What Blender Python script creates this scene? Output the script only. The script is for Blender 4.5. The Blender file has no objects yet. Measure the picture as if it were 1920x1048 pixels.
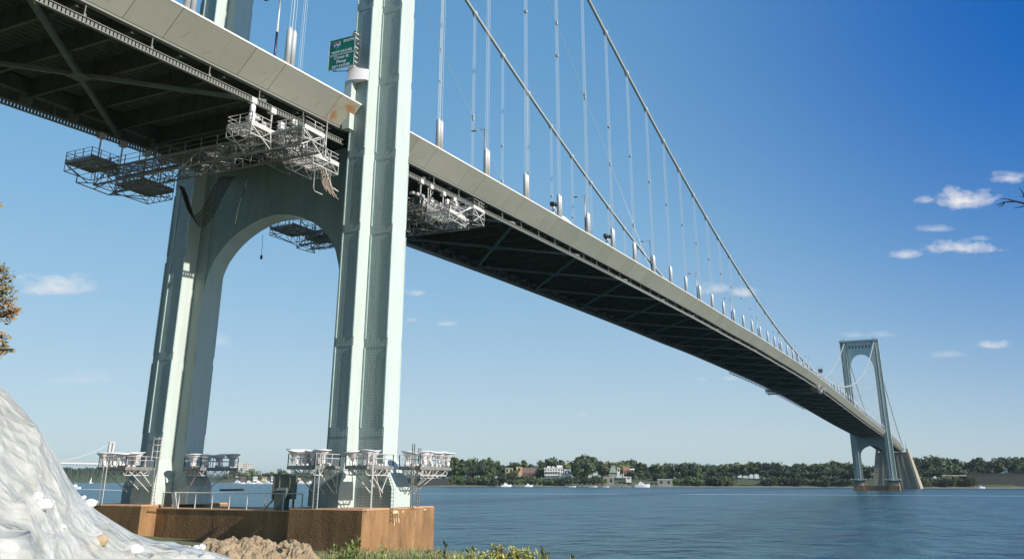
import bpy, math, random
from mathutils import Vector, Matrix, noise
R = random.Random(7)
sc = bpy.context.scene
COL = sc.collection
L = 701.0

# ---------------------------------------------------------------- helpers
class MB:
    def __init__(s): s.v=[]; s.f=[]; s.m=[]; s.sm=[]
    def poly(s, pts, mi=0, smooth=False):
        n=len(s.v); s.v+= [tuple(p) for p in pts]; s.f.append(tuple(range(n,n+len(pts)))); s.m.append(mi); s.sm.append(smooth)
    def box(s, x0,x1,y0,y1,z0,z1, mi=0):
        n=len(s.v)
        s.v+=[(x0,y0,z0),(x1,y0,z0),(x1,y1,z0),(x0,y1,z0),(x0,y0,z1),(x1,y0,z1),(x1,y1,z1),(x0,y1,z1)]
        for f in ((0,3,2,1),(4,5,6,7),(0,1,5,4),(1,2,6,5),(2,3,7,6),(3,0,4,7)):
            s.f.append(tuple(n+i for i in f)); s.m.append(mi); s.sm.append(False)
    def hexa(s, lo, hi, mi=0):
        n=len(s.v); k=len(lo); s.v+=[tuple(p) for p in lo]+[tuple(p) for p in hi]
        s.f.append(tuple(n+i for i in reversed(range(k)))); s.f.append(tuple(n+k+i for i in range(k)))
        for i in range(k):
            j=(i+1)%k; s.f.append((n+i,n+j,n+k+j,n+k+i))
        s.m+=[mi]*(k+2); s.sm+=[False]*(k+2)
    def beam(s, a, b, w, h=None, mi=0, up=(0,0,1)):
        h=h or w; a=Vector(a); b=Vector(b); d=(b-a).normalized(); u=Vector(up)
        if abs(d.dot(u))>0.98: u=Vector((1,0,0))
        r=d.cross(u).normalized()*w/2; t=r.cross(d).normalized()*h/2
        s.hexa([a-r-t,a+r-t,a+r+t,a-r+t],[b-r-t,b+r-t,b+r+t,b-r+t],mi)
    def tube(s, pts, r, n=6, mi=0, caps=True):
        pts=[Vector(p) for p in pts]; rs=r if isinstance(r,(list,tuple)) else [r]*len(pts)
        base=len(s.v); ref=None
        for i,p in enumerate(pts):
            d=(pts[min(i+1,len(pts)-1)]-pts[max(i-1,0)]).normalized()
            if ref is None or abs(ref.dot(d))>.95: ref=Vector((0,0,1)) if abs(d.z)<.9 else Vector((1,0,0))
            a=d.cross(ref).normalized(); b=d.cross(a)
            ref=a.cross(d)*1.0
            for k in range(n):
                t=2*math.pi*k/n; s.v.append(tuple(p+a*math.cos(t)*rs[i]+b*math.sin(t)*rs[i]))
        for i in range(len(pts)-1):
            for k in range(n):
                q=base+i*n; s.f.append((q+k,q+(k+1)%n,q+n+(k+1)%n,q+n+k)); s.m.append(mi); s.sm.append(True)
        if caps:
            s.f.append(tuple(base+k for k in range(n))); s.f.append(tuple(base+(len(pts)-1)*n+k for k in reversed(range(n)))); s.m+=[mi]*2; s.sm+=[False]*2
    def lathe(s, c, prof, n=14, mi=0):
        base=len(s.v); c=Vector(c)
        for r,z in prof:
            for k in range(n):
                t=2*math.pi*k/n; s.v.append((c.x+r*math.cos(t),c.y+r*math.sin(t),c.z+z))
        for i in range(len(prof)-1):
            for k in range(n):
                q=base+i*n; s.f.append((q+k,q+(k+1)%n,q+n+(k+1)%n,q+n+k)); s.m.append(mi); s.sm.append(True)
        s.f.append(tuple(base+k for k in reversed(range(n)))); s.f.append(tuple(base+(len(prof)-1)*n+k for k in range(n))); s.m+=[mi]*2; s.sm+=[False]*2
    def sweep(s, secs, mi=0, closed=True, mis=None):
        """secs: list of equal length vertex loops"""
        n=len(secs[0]); base=len(s.v)
        for q in secs: s.v+=[tuple(p) for p in q]
        kk=n if closed else n-1
        for i in range(len(secs)-1):
            for k in range(kk):
                a=base+i*n+k; b=base+i*n+(k+1)%n; s.f.append((a,b,b+n,a+n)); s.m.append(mis[k] if mis else mi); s.sm.append(False)
        if closed:
            s.f.append(tuple(base+k for k in reversed(range(n)))); s.f.append(tuple(base+(len(secs)-1)*n+k for k in range(n))); s.m+=[mi]*2; s.sm+=[False]*2
    def obj(s, name, mats, parent=None, smooth=None):
        me=bpy.data.meshes.new(name); me.from_pydata(s.v,[],s.f)
        for m in (mats if isinstance(mats,(list,tuple)) else [mats]): me.materials.append(m)
        me.polygons.foreach_set('material_index',s.m)
        me.polygons.foreach_set('use_smooth',[smooth]*len(s.f) if smooth is not None else s.sm)
        me.update()
        o=bpy.data.objects.new(name,me); COL.objects.link(o)
        if parent: o.parent=parent
        return o
def tag(o,label=None,cat=None,group=None,kind=None):
    if label: o['label']=label
    if cat: o['category']=cat
    if group: o['group']=group
    if kind: o['kind']=kind
    return o
def thing(name,label,cat,loc=(0,0,0),group=None,rz=0):
    o=bpy.data.objects.new(name,None); COL.objects.link(o); o.location=loc; o.rotation_euler=(0,0,rz)
    o.empty_display_size=.5
    return tag(o,label,cat,group)
def dup(o,parent=None):
    c=o.copy(); COL.objects.link(c); c.parent=parent
    for ch in [k for k in bpy.data.objects if k.parent==o]: dup(ch,c)
    return c
KIDS={}
def dupk(o,parent=None):
    """copy with explicit child table"""
    c=o.copy(); COL.objects.link(c); c.parent=parent
    for ch in KIDS.get(o.name,[]): dupk(ch,c)
    return c
def kids(o,*ch): KIDS[o.name]=list(ch)
ONE='zero one two three four five six seven eight nine ten eleven twelve thirteen fourteen fifteen sixteen seventeen eighteen nineteen'.split()
ORD='zeroth first second third fourth fifth sixth seventh eighth ninth tenth eleventh twelfth thirteenth fourteenth fifteenth sixteenth seventeenth eighteenth nineteenth'.split()
TEN=['','','twenty','thirty','forty','fifty','sixty','seventy','eighty','ninety']
TENO=['','','twentieth','thirtieth','fortieth','fiftieth','sixtieth','seventieth','eightieth','ninetieth']
def ordn(n):
    if n<20: return ORD[n]
    if n>=100: return 'hundred-and-'+ordn(n-100) if n>100 else 'hundredth'
    return TENO[n//10] if n%10==0 else TEN[n//10]+'-'+ORD[n%10]

# ---------------------------------------------------------------- materials
def mat(name, col, rough=.6, metal=0, noise_s=None, noise_c=None, amt=.5, bump=None, stretch=(1,1,1), detail=6, spec=.5, ramp=(.35,.65), noise2=None):
    m=bpy.data.materials.new(name); m.use_nodes=True; nt=m.node_tree; b=nt.nodes['Principled BSDF']
    b.inputs['Base Color'].default_value=(*col,1); b.inputs['Roughness'].default_value=rough; b.inputs['Metallic'].default_value=metal
    b.inputs['Specular IOR Level'].default_value=spec
    tc=nt.nodes.new('ShaderNodeTexCoord'); last=None
    def layer(scale,col2,amt,stretch,ramp,inp):
        mp=nt.nodes.new('ShaderNodeMapping'); mp.inputs['Scale'].default_value=stretch
        nt.links.new(tc.outputs['Object'],mp.inputs[0])
        n=nt.nodes.new('ShaderNodeTexNoise'); n.inputs['Scale'].default_value=scale; n.inputs['Detail'].default_value=detail; n.inputs['Roughness'].default_value=.65
        nt.links.new(mp.outputs[0],n.inputs['Vector'])
        cr=nt.nodes.new('ShaderNodeValToRGB'); cr.color_ramp.elements[0].position=ramp[0]; cr.color_ramp.elements[1].position=ramp[1]
        cr.color_ramp.elements[0].color=(0,0,0,1); cr.color_ramp.elements[1].color=(amt,amt,amt,1)
        nt.links.new(n.outputs['Fac'],cr.inputs[0])
        mx=nt.nodes.new('ShaderNodeMix'); mx.data_type='RGBA'
        nt.links.new(cr.outputs[0],mx.inputs[0])
        if inp is None: mx.inputs[6].default_value=(*col,1)
        else: nt.links.new(inp,mx.inputs[6])
        mx.inputs[7].default_value=(*col2,1)
        return mx.outputs[2],n
    if noise_s:
        last,n=layer(noise_s,noise_c,amt,stretch,ramp,None)
        if noise2: last,_=layer(*noise2,last)
        nt.links.new(last,b.inputs['Base Color'])
    if bump:
        bs,bd=bump; n2=nt.nodes.new('ShaderNodeTexNoise'); n2.inputs['Scale'].default_value=bs; n2.inputs['Detail'].default_value=8
        nt.links.new(tc.outputs['Object'],n2.inputs['Vector'])
        bp=nt.nodes.new('ShaderNodeBump'); bp.inputs['Distance'].default_value=bd; bp.inputs['Strength'].default_value=1
        nt.links.new(n2.outputs['Fac'],bp.inputs['Height']); nt.links.new(bp.outputs[0],b.inputs['Normal'])
    return m
def rivets(m, sx, sz, r, d, axis=1):
    """adds raised rivet heads as a bump grid (period sx across, sz up)"""
    nt=m.node_tree; b=nt.nodes['Principled BSDF']; tc=nt.nodes.new('ShaderNodeTexCoord')
    sp=nt.nodes.new('ShaderNodeSeparateXYZ'); nt.links.new(tc.outputs['Object'],sp.inputs[0])
    def M(op,a,bb=None,cc=None):
        n=nt.nodes.new('ShaderNodeMath'); n.operation=op
        for i,v in enumerate((a,bb,cc)):
            if v is None: continue
            if isinstance(v,(int,float)): n.inputs[i].default_value=v
            else: nt.links.new(v,n.inputs[i])
        return n.outputs[0]
    u=M('PINGPONG',sp.outputs[axis],sx/2); w=M('PINGPONG',sp.outputs[2],sz/2)
    dd=M('SQRT',M('ADD',M('MULTIPLY',u,u),M('MULTIPLY',w,w)))
    hgt=M('SUBTRACT',1,M('MINIMUM',M('DIVIDE',dd,r),1))
    bp=nt.nodes.new('ShaderNodeBump'); bp.inputs['Distance'].default_value=d
    nt.links.new(hgt,bp.inputs['Height']); nt.links.new(bp.outputs[0],b.inputs['Normal'])
    nzr=nt.nodes.new('ShaderNodeTexNoise'); nzr.inputs['Scale'].default_value=1.7; nzr.inputs['Detail'].default_value=5; nt.links.new(tc.outputs['Object'],nzr.inputs['Vector']); NZ=nzr.outputs['Fac']
    # highlights on the rivet heads are put into the colour as a lighter tone
    src=b.inputs['Base Color'].links[0].from_socket
    mx=nt.nodes.new('ShaderNodeMix'); mx.data_type='RGBA'; nt.links.new(M('MULTIPLY',M('MULTIPLY',M('GREATER_THAN',hgt,.25),M('GREATER_THAN',NZ,.44)),.62),mx.inputs[0])
    nt.links.new(src,mx.inputs[6]); mx.inputs[7].default_value=(.5,.58,.56,1); nt.links.new(mx.outputs[2],b.inputs['Base Color'])
    return m
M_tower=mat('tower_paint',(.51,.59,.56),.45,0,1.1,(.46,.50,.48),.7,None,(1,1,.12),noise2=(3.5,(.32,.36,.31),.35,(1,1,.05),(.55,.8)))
M_rivet_shade=rivets(mat('riveted_shade_paint',(.255,.325,.31),.42,0,1.3,(.19,.245,.24),.8,None,(1,1,.15),noise2=(4,(.15,.18,.16),.5,(1,1,.05),(.5,.8))),.31,.25,.065,.03,1)  # same tower paint, with the shade of these faces put into the colour
M_plate_shade=mat('portal_shade_paint',(.19,.27,.255),.45,0,.8,(.15,.20,.19),.8,None,(1,1,.12),noise2=(3,(.12,.14,.12),.5,(1,1,.05),(.5,.8)))  # tower paint again, darkened for the deck's shade on the portal wall
M_rivx=rivets(mat('riveted_edge_paint',(.46,.58,.56),.42,0,1.3,(.34,.45,.43),.8),.3,.3,.07,.04,1)
M_fair=mat('fairing_paint',(.41,.405,.335),.5,0,.35,(.355,.35,.29),.8,None,(.3,1,1),noise2=(1.8,(.22,.205,.16),.6,(1.6,.25,.25),(.6,.8)))
def vary(m,lo,hi):
    nt=m.node_tree; b=nt.nodes['Principled BSDF']; src=b.inputs['Base Color'].links[0].from_socket
    oi=nt.nodes.new('ShaderNodeObjectInfo'); mr=nt.nodes.new('ShaderNodeMapRange'); mr.inputs[3].default_value=lo; mr.inputs[4].default_value=hi; nt.links.new(oi.outputs['Random'],mr.inputs[0])
    hs=nt.nodes.new('ShaderNodeHueSaturation'); nt.links.new(mr.outputs[0],hs.inputs['Value']); nt.links.new(src,hs.inputs['Color']); nt.links.new(hs.outputs[0],b.inputs['Base Color'])
vary(M_fair,.92,1.07)
M_trim=mat('fairing_trim',(.78,.75,.66),.4,0,2,(.62,.58,.5),.4)
M_rustf=mat('fairing_rusty',(.41,.40,.32),.5,0,1.1,(.42,.20,.07),.9,None,(.9,.6,.5),ramp=(.47,.62))
M_under_shade=mat('underside_shade_steel',(.062,.072,.062),.8,0,.7,(.03,.036,.032),.8)  # really the bridge's green paint; under-deck shade is mixed into this colour
M_brace=mat('brace_steel',(.13,.165,.15),.65,0,1,(.07,.09,.08),.7)  # green paint darkened to carry the shade under the deck
M_girder=mat('floor_beam_steel',(.085,.098,.085),.75,0,1,(.04,.05,.043),.7)  # shade below the deck is put into this dark colour too
M_rail=mat('rail_steel',(.20,.205,.185),.55,0,4,(.16,.16,.14),.7)
M_galv=mat('galvanised_steel',(.64,.62,.60),.45,.1,6,(.40,.385,.37),.6)
M_galvd=mat('dark_platform_steel',(.30,.29,.28),.6,.2,5,(.10,.10,.09),.7)  # darker steel for trusses, floors and far baskets
M_white=mat('white_enamel',(.82,.79,.82),.4,0,5,(.66,.62,.64),.4)
M_cable=mat('cable_paint',(.56,.60,.58),.35,.2,2,(.38,.42,.40),.6)
M_rope=mat('suspender_rope',(.50,.54,.54),.4,.1,5,(.40,.44,.44),.5)
M_socket=mat('socket_cover',(.50,.51,.52),.42,.12,3,(.34,.35,.36),.5,None,(1,1,.2))
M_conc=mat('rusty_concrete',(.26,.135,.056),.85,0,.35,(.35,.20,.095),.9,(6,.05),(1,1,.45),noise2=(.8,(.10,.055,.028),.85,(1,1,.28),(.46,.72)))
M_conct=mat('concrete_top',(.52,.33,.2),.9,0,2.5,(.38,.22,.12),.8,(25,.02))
M_scale=mat('white_leach',(.8,.66,.48),.8,0,9,(.6,.4,.22),.8)
M_conc2=mat('pale_concrete',(.38,.33,.26),.9,0,.25,(.26,.23,.18),.8,None,(1,1,.15))
M_green=mat('sign_green',(.0,.19,.10),.4,0,3,(.0,.15,.085),.4)
M_signw=mat('sign_white',(.80,.82,.80),.5)
M_blue=mat('shield_blue',(.02,.07,.42),.5); M_red=mat('shield_red',(.55,.03,.05),.5)
M_grey=mat('grey_panel',(.20,.21,.18),.7,0,2,(.11,.12,.09),.8)
M_black=mat('black_housing',(.02,.02,.025),.5)
M_navy=mat('dark_blue_shade',(.05,.05,.16),.4)
M_hose=mat('pale_hose',(.55,.42,.33),.6,0,8,(.35,.25,.2),.6)
M_hosed=mat('dark_hose',(.06,.06,.05),.7)
M_asph=mat('asphalt',(.05,.05,.05),.9,0,2,(.035,.035,.035),.5)
M_soil=mat('earth_clods',(.40,.30,.185),.95,0,1.8,(.24,.165,.10),.9,(14,.08),noise2=(9,(.52,.42,.28),.6,(1,1,1),(.5,.7)))
M_bank=mat('bank_soil',(.16,.15,.08),.95,0,.4,(.08,.10,.035),.9,(6,.1))
M_shore=mat('far_bank',(.05,.07,.028),.95,0,.05,(.09,.09,.045),.8)
M_beach=mat('pale_beach',(.20,.17,.13),.95,0,.1,(.2,.17,.13),.8)
M_lawn=mat('lawn_grass',(.07,.15,.03),.95,0,.1,(.05,.11,.03),.6)
M_redbank=mat('red_bank',(.33,.19,.13),.95,0,.15,(.2,.12,.08),.8)
M_bark=mat('bark',(.12,.09,.06),.9,0,8,(.05,.04,.03),.7)
M_lens=mat('lens_glass',(.7,.7,.75),.1)
def leafmat(name,c1,c2,sc_=.35):
    m=bpy.data.materials.new(name); m.use_nodes=True; nt=m.node_tree; b=nt.nodes['Principled BSDF']; b.inputs['Roughness'].default_value=.6
    oi=nt.nodes.new('ShaderNodeObjectInfo'); tc=nt.nodes.new('ShaderNodeTexCoord')
    n=nt.nodes.new('ShaderNodeTexNoise'); n.inputs['Scale'].default_value=sc_; n.inputs['Detail'].default_value=5; nt.links.new(tc.outputs['Object'],n.inputs['Vector'])
    mx=nt.nodes.new('ShaderNodeMix'); mx.data_type='RGBA'; mx.inputs[6].default_value=(*c1,1); mx.inputs[7].default_value=(*c2,1)
    cr=nt.nodes.new('ShaderNodeMapRange'); cr.inputs[1].default_value=.35; cr.inputs[2].default_value=.65
    nt.links.new(n.outputs['Fac'],cr.inputs[0]); nt.links.new(cr.outputs[0],mx.inputs[0])
    hs=nt.nodes.new('ShaderNodeHueSaturation'); nt.links.new(mx.outputs[2],hs.inputs['Color'])
    mr=nt.nodes.new('ShaderNodeMapRange'); mr.inputs[3].default_value=.65; mr.inputs[4].default_value=1.35; nt.links.new(oi.outputs['Random'],mr.inputs[0]); nt.links.new(mr.outputs[0],hs.inputs['Value'])
    mr2=nt.nodes.new('ShaderNodeMapRange'); mr2.inputs[3].default_value=.47; mr2.inputs[4].default_value=.53; nt.links.new(oi.outputs['Random'],mr2.inputs[0]); nt.links.new(mr2.outputs[0],hs.inputs['Hue'])
    nt.links.new(hs.outputs[0],b.inputs['Base Color'])
    return m
M_leafd=leafmat('leaves_dark',(.028,.045,.018),(.055,.075,.028)); M_leafm=leafmat('leaves_mid',(.055,.085,.026),(.10,.13,.04)); M_leafp=leafmat('leaves_pale',(.10,.125,.04),(.16,.165,.06))
M_leafn=leafmat('autumn_leaves',(.17,.15,.06),(.30,.17,.08),1.5)
M_grass=leafmat('weed_green',(.13,.19,.05),(.30,.33,.10),1.2); M_gold=leafmat('goldenrod',(.42,.38,.10),(.30,.32,.10),2)

def water_mat():
    m=bpy.data.materials.new('river_water'); m.use_nodes=True; nt=m.node_tree; b=nt.nodes['Principled BSDF']
    b.inputs['Base Color'].default_value=(.02,.07,.1,1); b.inputs['Roughness'].default_value=.24; b.inputs['IOR'].default_value=1.33; b.inputs['Specular IOR Level'].default_value=.28
    tc=nt.nodes.new('ShaderNodeTexCoord')
    def nz(scale,st,rot,detail=3):
        mp=nt.nodes.new('ShaderNodeMapping'); mp.inputs['Scale'].default_value=st; mp.inputs['Rotation'].default_value=(0,0,rot)
        nt.links.new(tc.outputs['Object'],mp.inputs[0])
        n=nt.nodes.new('ShaderNodeTexNoise'); n.inputs['Scale'].default_value=scale; n.inputs['Detail'].default_value=detail; n.inputs['Roughness'].default_value=.6; nt.links.new(mp.outputs[0],n.inputs['Vector']); return n
    a=nz(.2,(1,1.25,1),.5,4); c=nz(1.3,(1,1.3,1),.9,3)
    ad0=nt.nodes.new('ShaderNodeMath'); ad0.operation='MULTIPLY_ADD'; ad0.inputs[1].default_value=.10
    nt.links.new(c.outputs['Fac'],ad0.inputs[0]); nt.links.new(a.outputs['Fac'],ad0.inputs[2])
    e=nz(.055,(1,1.6,1),.35,2)
    ad=nt.nodes.new('ShaderNodeMath'); ad.operation='MULTIPLY_ADD'; ad.inputs[1].default_value=1.2
    nt.links.new(e.outputs['Fac'],ad.inputs[0]); nt.links.new(ad0.outputs[0],ad.inputs[2])
    bp=nt.nodes.new('ShaderNodeBump'); bp.inputs['Distance'].default_value=1.5; bp.inputs['Strength'].default_value=1
    nt.links.new(ad.outputs[0],bp.inputs['Height']); nt.links.new(bp.outputs[0],b.inputs['Normal'])
    big=nz(.05,(1,3.2,1),.35,7)
    cr=nt.nodes.new('ShaderNodeValToRGB'); cr.color_ramp.elements[0].position=.38; cr.color_ramp.elements[1].position=.62
    cr.color_ramp.elements[0].color=(.005,.035,.06,1); cr.color_ramp.elements[1].color=(.03,.095,.11,1)
    nt.links.new(big.outputs['Fac'],cr.inputs[0]); nt.links.new(cr.outputs[0],b.inputs['Base Color'])
    return m
M_water=water_mat()
def plastic_mat():
    m=mat('plastic_sheeting',(.56,.55,.515),.3,0,.5,(.40,.38,.33),.9,None,(1,1,2),noise2=(2.5,(.72,.71,.69),.6,(1,1,3),(.5,.75)),spec=.7)
    nt=m.node_tree; b=nt.nodes['Principled BSDF']; tc=nt.nodes.new('ShaderNodeTexCoord')
    mp=nt.nodes.new('ShaderNodeMapping'); mp.inputs['Rotation'].default_value=(0,-.45,math.radians(55)); mp.inputs['Scale'].default_value=(.28,2.0,2.0)
    nt.links.new(tc.outputs['Object'],mp.inputs[0])
    n=nt.nodes.new('ShaderNodeTexNoise'); n.inputs['Scale'].default_value=1.1; n.inputs['Detail'].default_value=3.5; n.inputs['Distortion'].default_value=.3; nt.links.new(mp.outputs[0],n.inputs['Vector'])
    bp=nt.nodes.new('ShaderNodeBump'); bp.inputs['Distance'].default_value=.12; bp.inputs['Strength'].default_value=1
    vo=nt.nodes.new('ShaderNodeTexVoronoi'); vo.feature='F1'; vo.inputs['Scale'].default_value=1.5; vo.inputs['Randomness'].default_value=1
    va=nt.nodes.new('ShaderNodeVectorMath'); va.operation='MULTIPLY_ADD'; va.inputs[1].default_value=(.5,.5,.5); nt.links.new(n.outputs['Color'],va.inputs[0]); nt.links.new(mp.outputs[0],va.inputs[2]); nt.links.new(va.outputs[0],vo.inputs['Vector'])
    vo2=nt.nodes.new('ShaderNodeTexVoronoi'); vo2.feature='F1'; vo2.inputs['Scale'].default_value=4.5; nt.links.new(va.outputs[0],vo2.inputs['Vector'])
    am=nt.nodes.new('ShaderNodeMath'); am.operation='MULTIPLY_ADD'; am.inputs[1].default_value=.30; nt.links.new(vo2.outputs['Distance'],am.inputs[0]); nt.links.new(vo.outputs['Distance'],am.inputs[2])
    nt.links.new(am.outputs[0],bp.inputs['Height']); nt.links.new(bp.outputs[0],b.inputs['Normal'])
    b.inputs['Coat Weight'].default_value=.25; b.inputs['Coat Roughness'].default_value=.3
    return m
M_plast=plastic_mat()

# ---------------------------------------------------------------- camera
CAM=Vector((-70.854,-62.625,6.07)); YAW=math.radians(26.163); PIT=math.radians(18.843); ROL=math.radians(.125); F=1641.863; PY=341.56
fw=Vector((math.cos(PIT)*math.cos(YAW),math.cos(PIT)*math.sin(YAW),math.sin(PIT))); rt0=Vector((math.sin(YAW),-math.cos(YAW),0)); up0=rt0.cross(fw)
rt=rt0*math.cos(ROL)+up0*math.sin(ROL); up=up0*math.cos(ROL)-rt0*math.sin(ROL)
cd=bpy.data.cameras.new('camera'); co=bpy.data.objects.new('camera',cd); COL.objects.link(co)
co.matrix_world=Matrix(((rt.x,up.x,-fw.x,CAM.x),(rt.y,up.y,-fw.y,CAM.y),(rt.z,up.z,-fw.z,CAM.z),(0,0,0,1)))
cd.sensor_width=36; cd.lens=36*F/1920; cd.shift_y=(PY-524)/1920; cd.clip_end=30000; cd.clip_start=.1
sc.camera=co
def ray(px,py): return fw+rt*((px-960)/F)-up*((py-PY)/F)
def at(px,D,z=0.0):
    """ground point at horizontal distance D in the compass direction seen at image column px"""
    d=ray(px,905); h=Vector((d.x,d.y,0)).normalized(); return Vector((CAM.x+h.x*D,CAM.y+h.y*D,z))
def at2(px,py,D):
    d=ray(px,py); h=math.hypot(d.x,d.y); return Vector((CAM.x+d.x/h*D,CAM.y+d.y/h*D,CAM.z+d.z/h*D))
def zat(px,py,D):
    d=ray(px,py); return CAM.z+D*d.z/math.hypot(d.x,d.y)

# ---------------------------------------------------------------- light
world=bpy.data.worlds.new('World'); sc.world=world; world.use_nodes=True
nt=world.node_tree; bg=nt.nodes['Background']
sun_dir=Vector((-.076,-1,.58)).normalized()
elev=math.asin(sun_dir.z); azim=math.atan2(sun_dir.x,sun_dir.y)
sky=nt.nodes.new('ShaderNodeTexSky'); sky.sky_type='NISHITA'; sky.sun_disc=False; sky.sun_elevation=elev; sky.sun_rotation=azim
sky.air_density=1.0; sky.dust_density=.12; sky.ozone_density=4.5; sky.altitude=0
# camera-independent grading of the sky colour: flatter towards the zenith, a little more saturated
def grade(sock):
    a=nt.nodes.new('ShaderNodeVectorMath'); a.operation='SCALE'; a.inputs['Scale'].default_value=.2; nt.links.new(sock,a.inputs[0])
    g=nt.nodes.new('ShaderNodeGamma'); g.inputs['Gamma'].default_value=.72; nt.links.new(a.outputs[0],g.inputs['Color'])
    h=nt.nodes.new('ShaderNodeHueSaturation'); h.inputs['Saturation'].default_value=1.42; nt.links.new(g.outputs[0],h.inputs['Color'])
    b=nt.nodes.new('ShaderNodeVectorMath'); b.operation='MULTIPLY'; b.inputs[1].default_value=(3.9*.1477,4.25*.1477,4.6*.1477); nt.links.new(h.outputs[0],b.inputs[0])
    sp=nt.nodes.new('ShaderNodeSeparateXYZ'); cb=nt.nodes.new('ShaderNodeCombineXYZ'); nt.links.new(b.outputs[0],sp.inputs[0])
    for i,(k,gm) in enumerate(((.79,.25),(1.09,.45),(1.22,.50))):
        p0=nt.nodes.new('ShaderNodeMath'); p0.operation='ADD'; p0.inputs[1].default_value=gm; nt.links.new(sp.outputs[i],p0.inputs[0])
        p=nt.nodes.new('ShaderNodeMath'); p.operation='DIVIDE'; nt.links.new(sp.outputs[i],p.inputs[0]); nt.links.new(p0.outputs[0],p.inputs[1])
        q=nt.nodes.new('ShaderNodeMath'); q.operation='MULTIPLY'; q.inputs[1].default_value=k/.1477; nt.links.new(p.outputs[0],q.inputs[0]); nt.links.new(q.outputs[0],cb.inputs[i])
    # the sky is deepest at right angles to the sun
    tcd=nt.nodes.new('ShaderNodeTexCoord'); nn=nt.nodes.new('ShaderNodeVectorMath'); nn.operation='NORMALIZE'; nt.links.new(tcd.outputs['Generated'],nn.inputs[0])
    dp=nt.nodes.new('ShaderNodeVectorMath'); dp.operation='DOT_PRODUCT'; dp.inputs[1].default_value=tuple(ray(2100,-60).normalized()); nt.links.new(nn.outputs[0],dp.inputs[0])
    mr=nt.nodes.new('ShaderNodeMapRange'); mr.inputs[1].default_value=math.cos(math.radians(34)); mr.inputs[2].default_value=math.cos(math.radians(0)); nt.links.new(dp.outputs['Value'],mr.inputs[0])
    mx=nt.nodes.new('ShaderNodeMix'); mx.data_type='RGBA'; mx.blend_type='MULTIPLY'; mx.inputs[7].default_value=(.02,.33,.78,1); pw=nt.nodes.new('ShaderNodeMath'); pw.operation='POWER'; pw.inputs[1].default_value=2.2; nt.links.new(mr.outputs[0],pw.inputs[0]); nt.links.new(pw.outputs[0],mx.inputs[0]); nt.links.new(cb.outputs[0],mx.inputs[6])
    return mx.outputs[2]
SKYC=grade(sky.outputs[0]); bg.inputs['Strength'].default_value=.12
# fair weather clouds: soft blobs at compass directions in the sky
def V3(op,a,b=None):
    n=nt.nodes.new('ShaderNodeVectorMath'); n.operation=op
    for i,v in enumerate((a,b)):
        if v is None: continue
        if isinstance(v,(tuple,Vector)): n.inputs[i].default_value=tuple(v)
        else: nt.links.new(v,n.inputs[i])
    return n
def Mm(op,a,b=None,c=None,clamp=False):
    n=nt.nodes.new('ShaderNodeMath'); n.operation=op; n.use_clamp=clamp
    for i,v in enumerate((a,b,c)):
        if v is None: continue
        if isinstance(v,(int,float)): n.inputs[i].default_value=v
        else: nt.links.new(v,n.inputs[i])
    return n.outputs[0]
tcw=nt.nodes.new('ShaderNodeTexCoord'); DIR=V3('NORMALIZE',tcw.outputs['Generated']).outputs[0]
nzw=nt.nodes.new('ShaderNodeTexNoise'); nzw.inputs['Scale'].default_value=26; nzw.inputs['Detail'].default_value=10; nzw.inputs['Roughness'].default_value=.68
mpw=nt.nodes.new('ShaderNodeMapping'); mpw.inputs['Scale'].default_value=(1,1,1.7); nt.links.new(DIR,mpw.inputs[0]); nt.links.new(mpw.outputs[0],nzw.inputs['Vector'])
nzc=Mm('SUBTRACT',nzw.outputs['Fac'],.5)
clouds=[(120,541,75,20,.75),(782,551,30,11,.5),(835,608,34,9,.6),(772,600,16,7,.4),(1812,377,52,21,1),(1738,377,18,9,.55),(1800,467,62,17,1),(1697,479,28,11,.6),(1855,649,28,10,.9),
 (1897,336,40,14,.8),(1748,430,30,8,.35),(1838,448,24,8,.4),(1345,543,40,16,.55),(1395,550,42,13,.6),(1780,665,30,8,.25),(150,712,60,16,.22),(1610,628,46,9,.4),(1369,711,22,6,.35),(1316,712,14,6,.3),(1090,778,16,6,.2),(410,640,25,16,.2)]
tot=None
for px,py,sx,sy,a in clouds:
    d=ray(px,py).normalized(); dr=rt; du=d.cross(dr)*-1
    D=V3('SUBTRACT',DIR,d).outputs[0]
    u=Mm('DIVIDE',V3('DOT_PRODUCT',D,dr).outputs['Value'],sx/F*.78); w=Mm('DIVIDE',V3('DOT_PRODUCT',D,rt.cross(d)).outputs['Value'],sy/F*.8)
    w=Mm('MULTIPLY',w,Mm('ADD',1.0,Mm('MULTIPLY',Mm('LESS_THAN',w,0),.8)))
    r2=Mm('SQRT',Mm('ADD',Mm('MULTIPLY',u,u),Mm('MULTIPLY',w,w)))
    # only on the facing half of the sky
    v=Mm('MULTIPLY',Mm('SUBTRACT',Mm('ADD',1.15,Mm('MULTIPLY',nzc,3.8)),r2),.8)
    v=Mm('MULTIPLY',Mm('MULTIPLY',Mm('MULTIPLY',v,1.0,clamp=True),a),Mm('LESS_THAN',r2,2.4))
    tot=v if tot is None else Mm('MAXIMUM',tot,v)
mxw=nt.nodes.new('ShaderNodeMix'); mxw.data_type='RGBA'; nt.links.new(tot,mxw.inputs[0]); nt.links.new(SKYC,mxw.inputs[6]); mxw.inputs[7].default_value=(6.0,5.9,5.9,1)
nt.links.new(mxw.outputs[2],bg.inputs['Color'])
sl=bpy.data.lights.new('sun','SUN'); so=bpy.data.objects.new('sun',sl); COL.objects.link(so); sl.energy=4.9; sl.angle=math.radians(.5); sl.color=(1,.93,.82)
so.rotation_euler=sun_dir.to_track_quat('Z','Y').to_euler()
sc.view_settings.view_transform='Standard'; sc.view_settings.look='None'; sc.view_settings.exposure=.3; sc.view_settings.gamma=1
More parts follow.
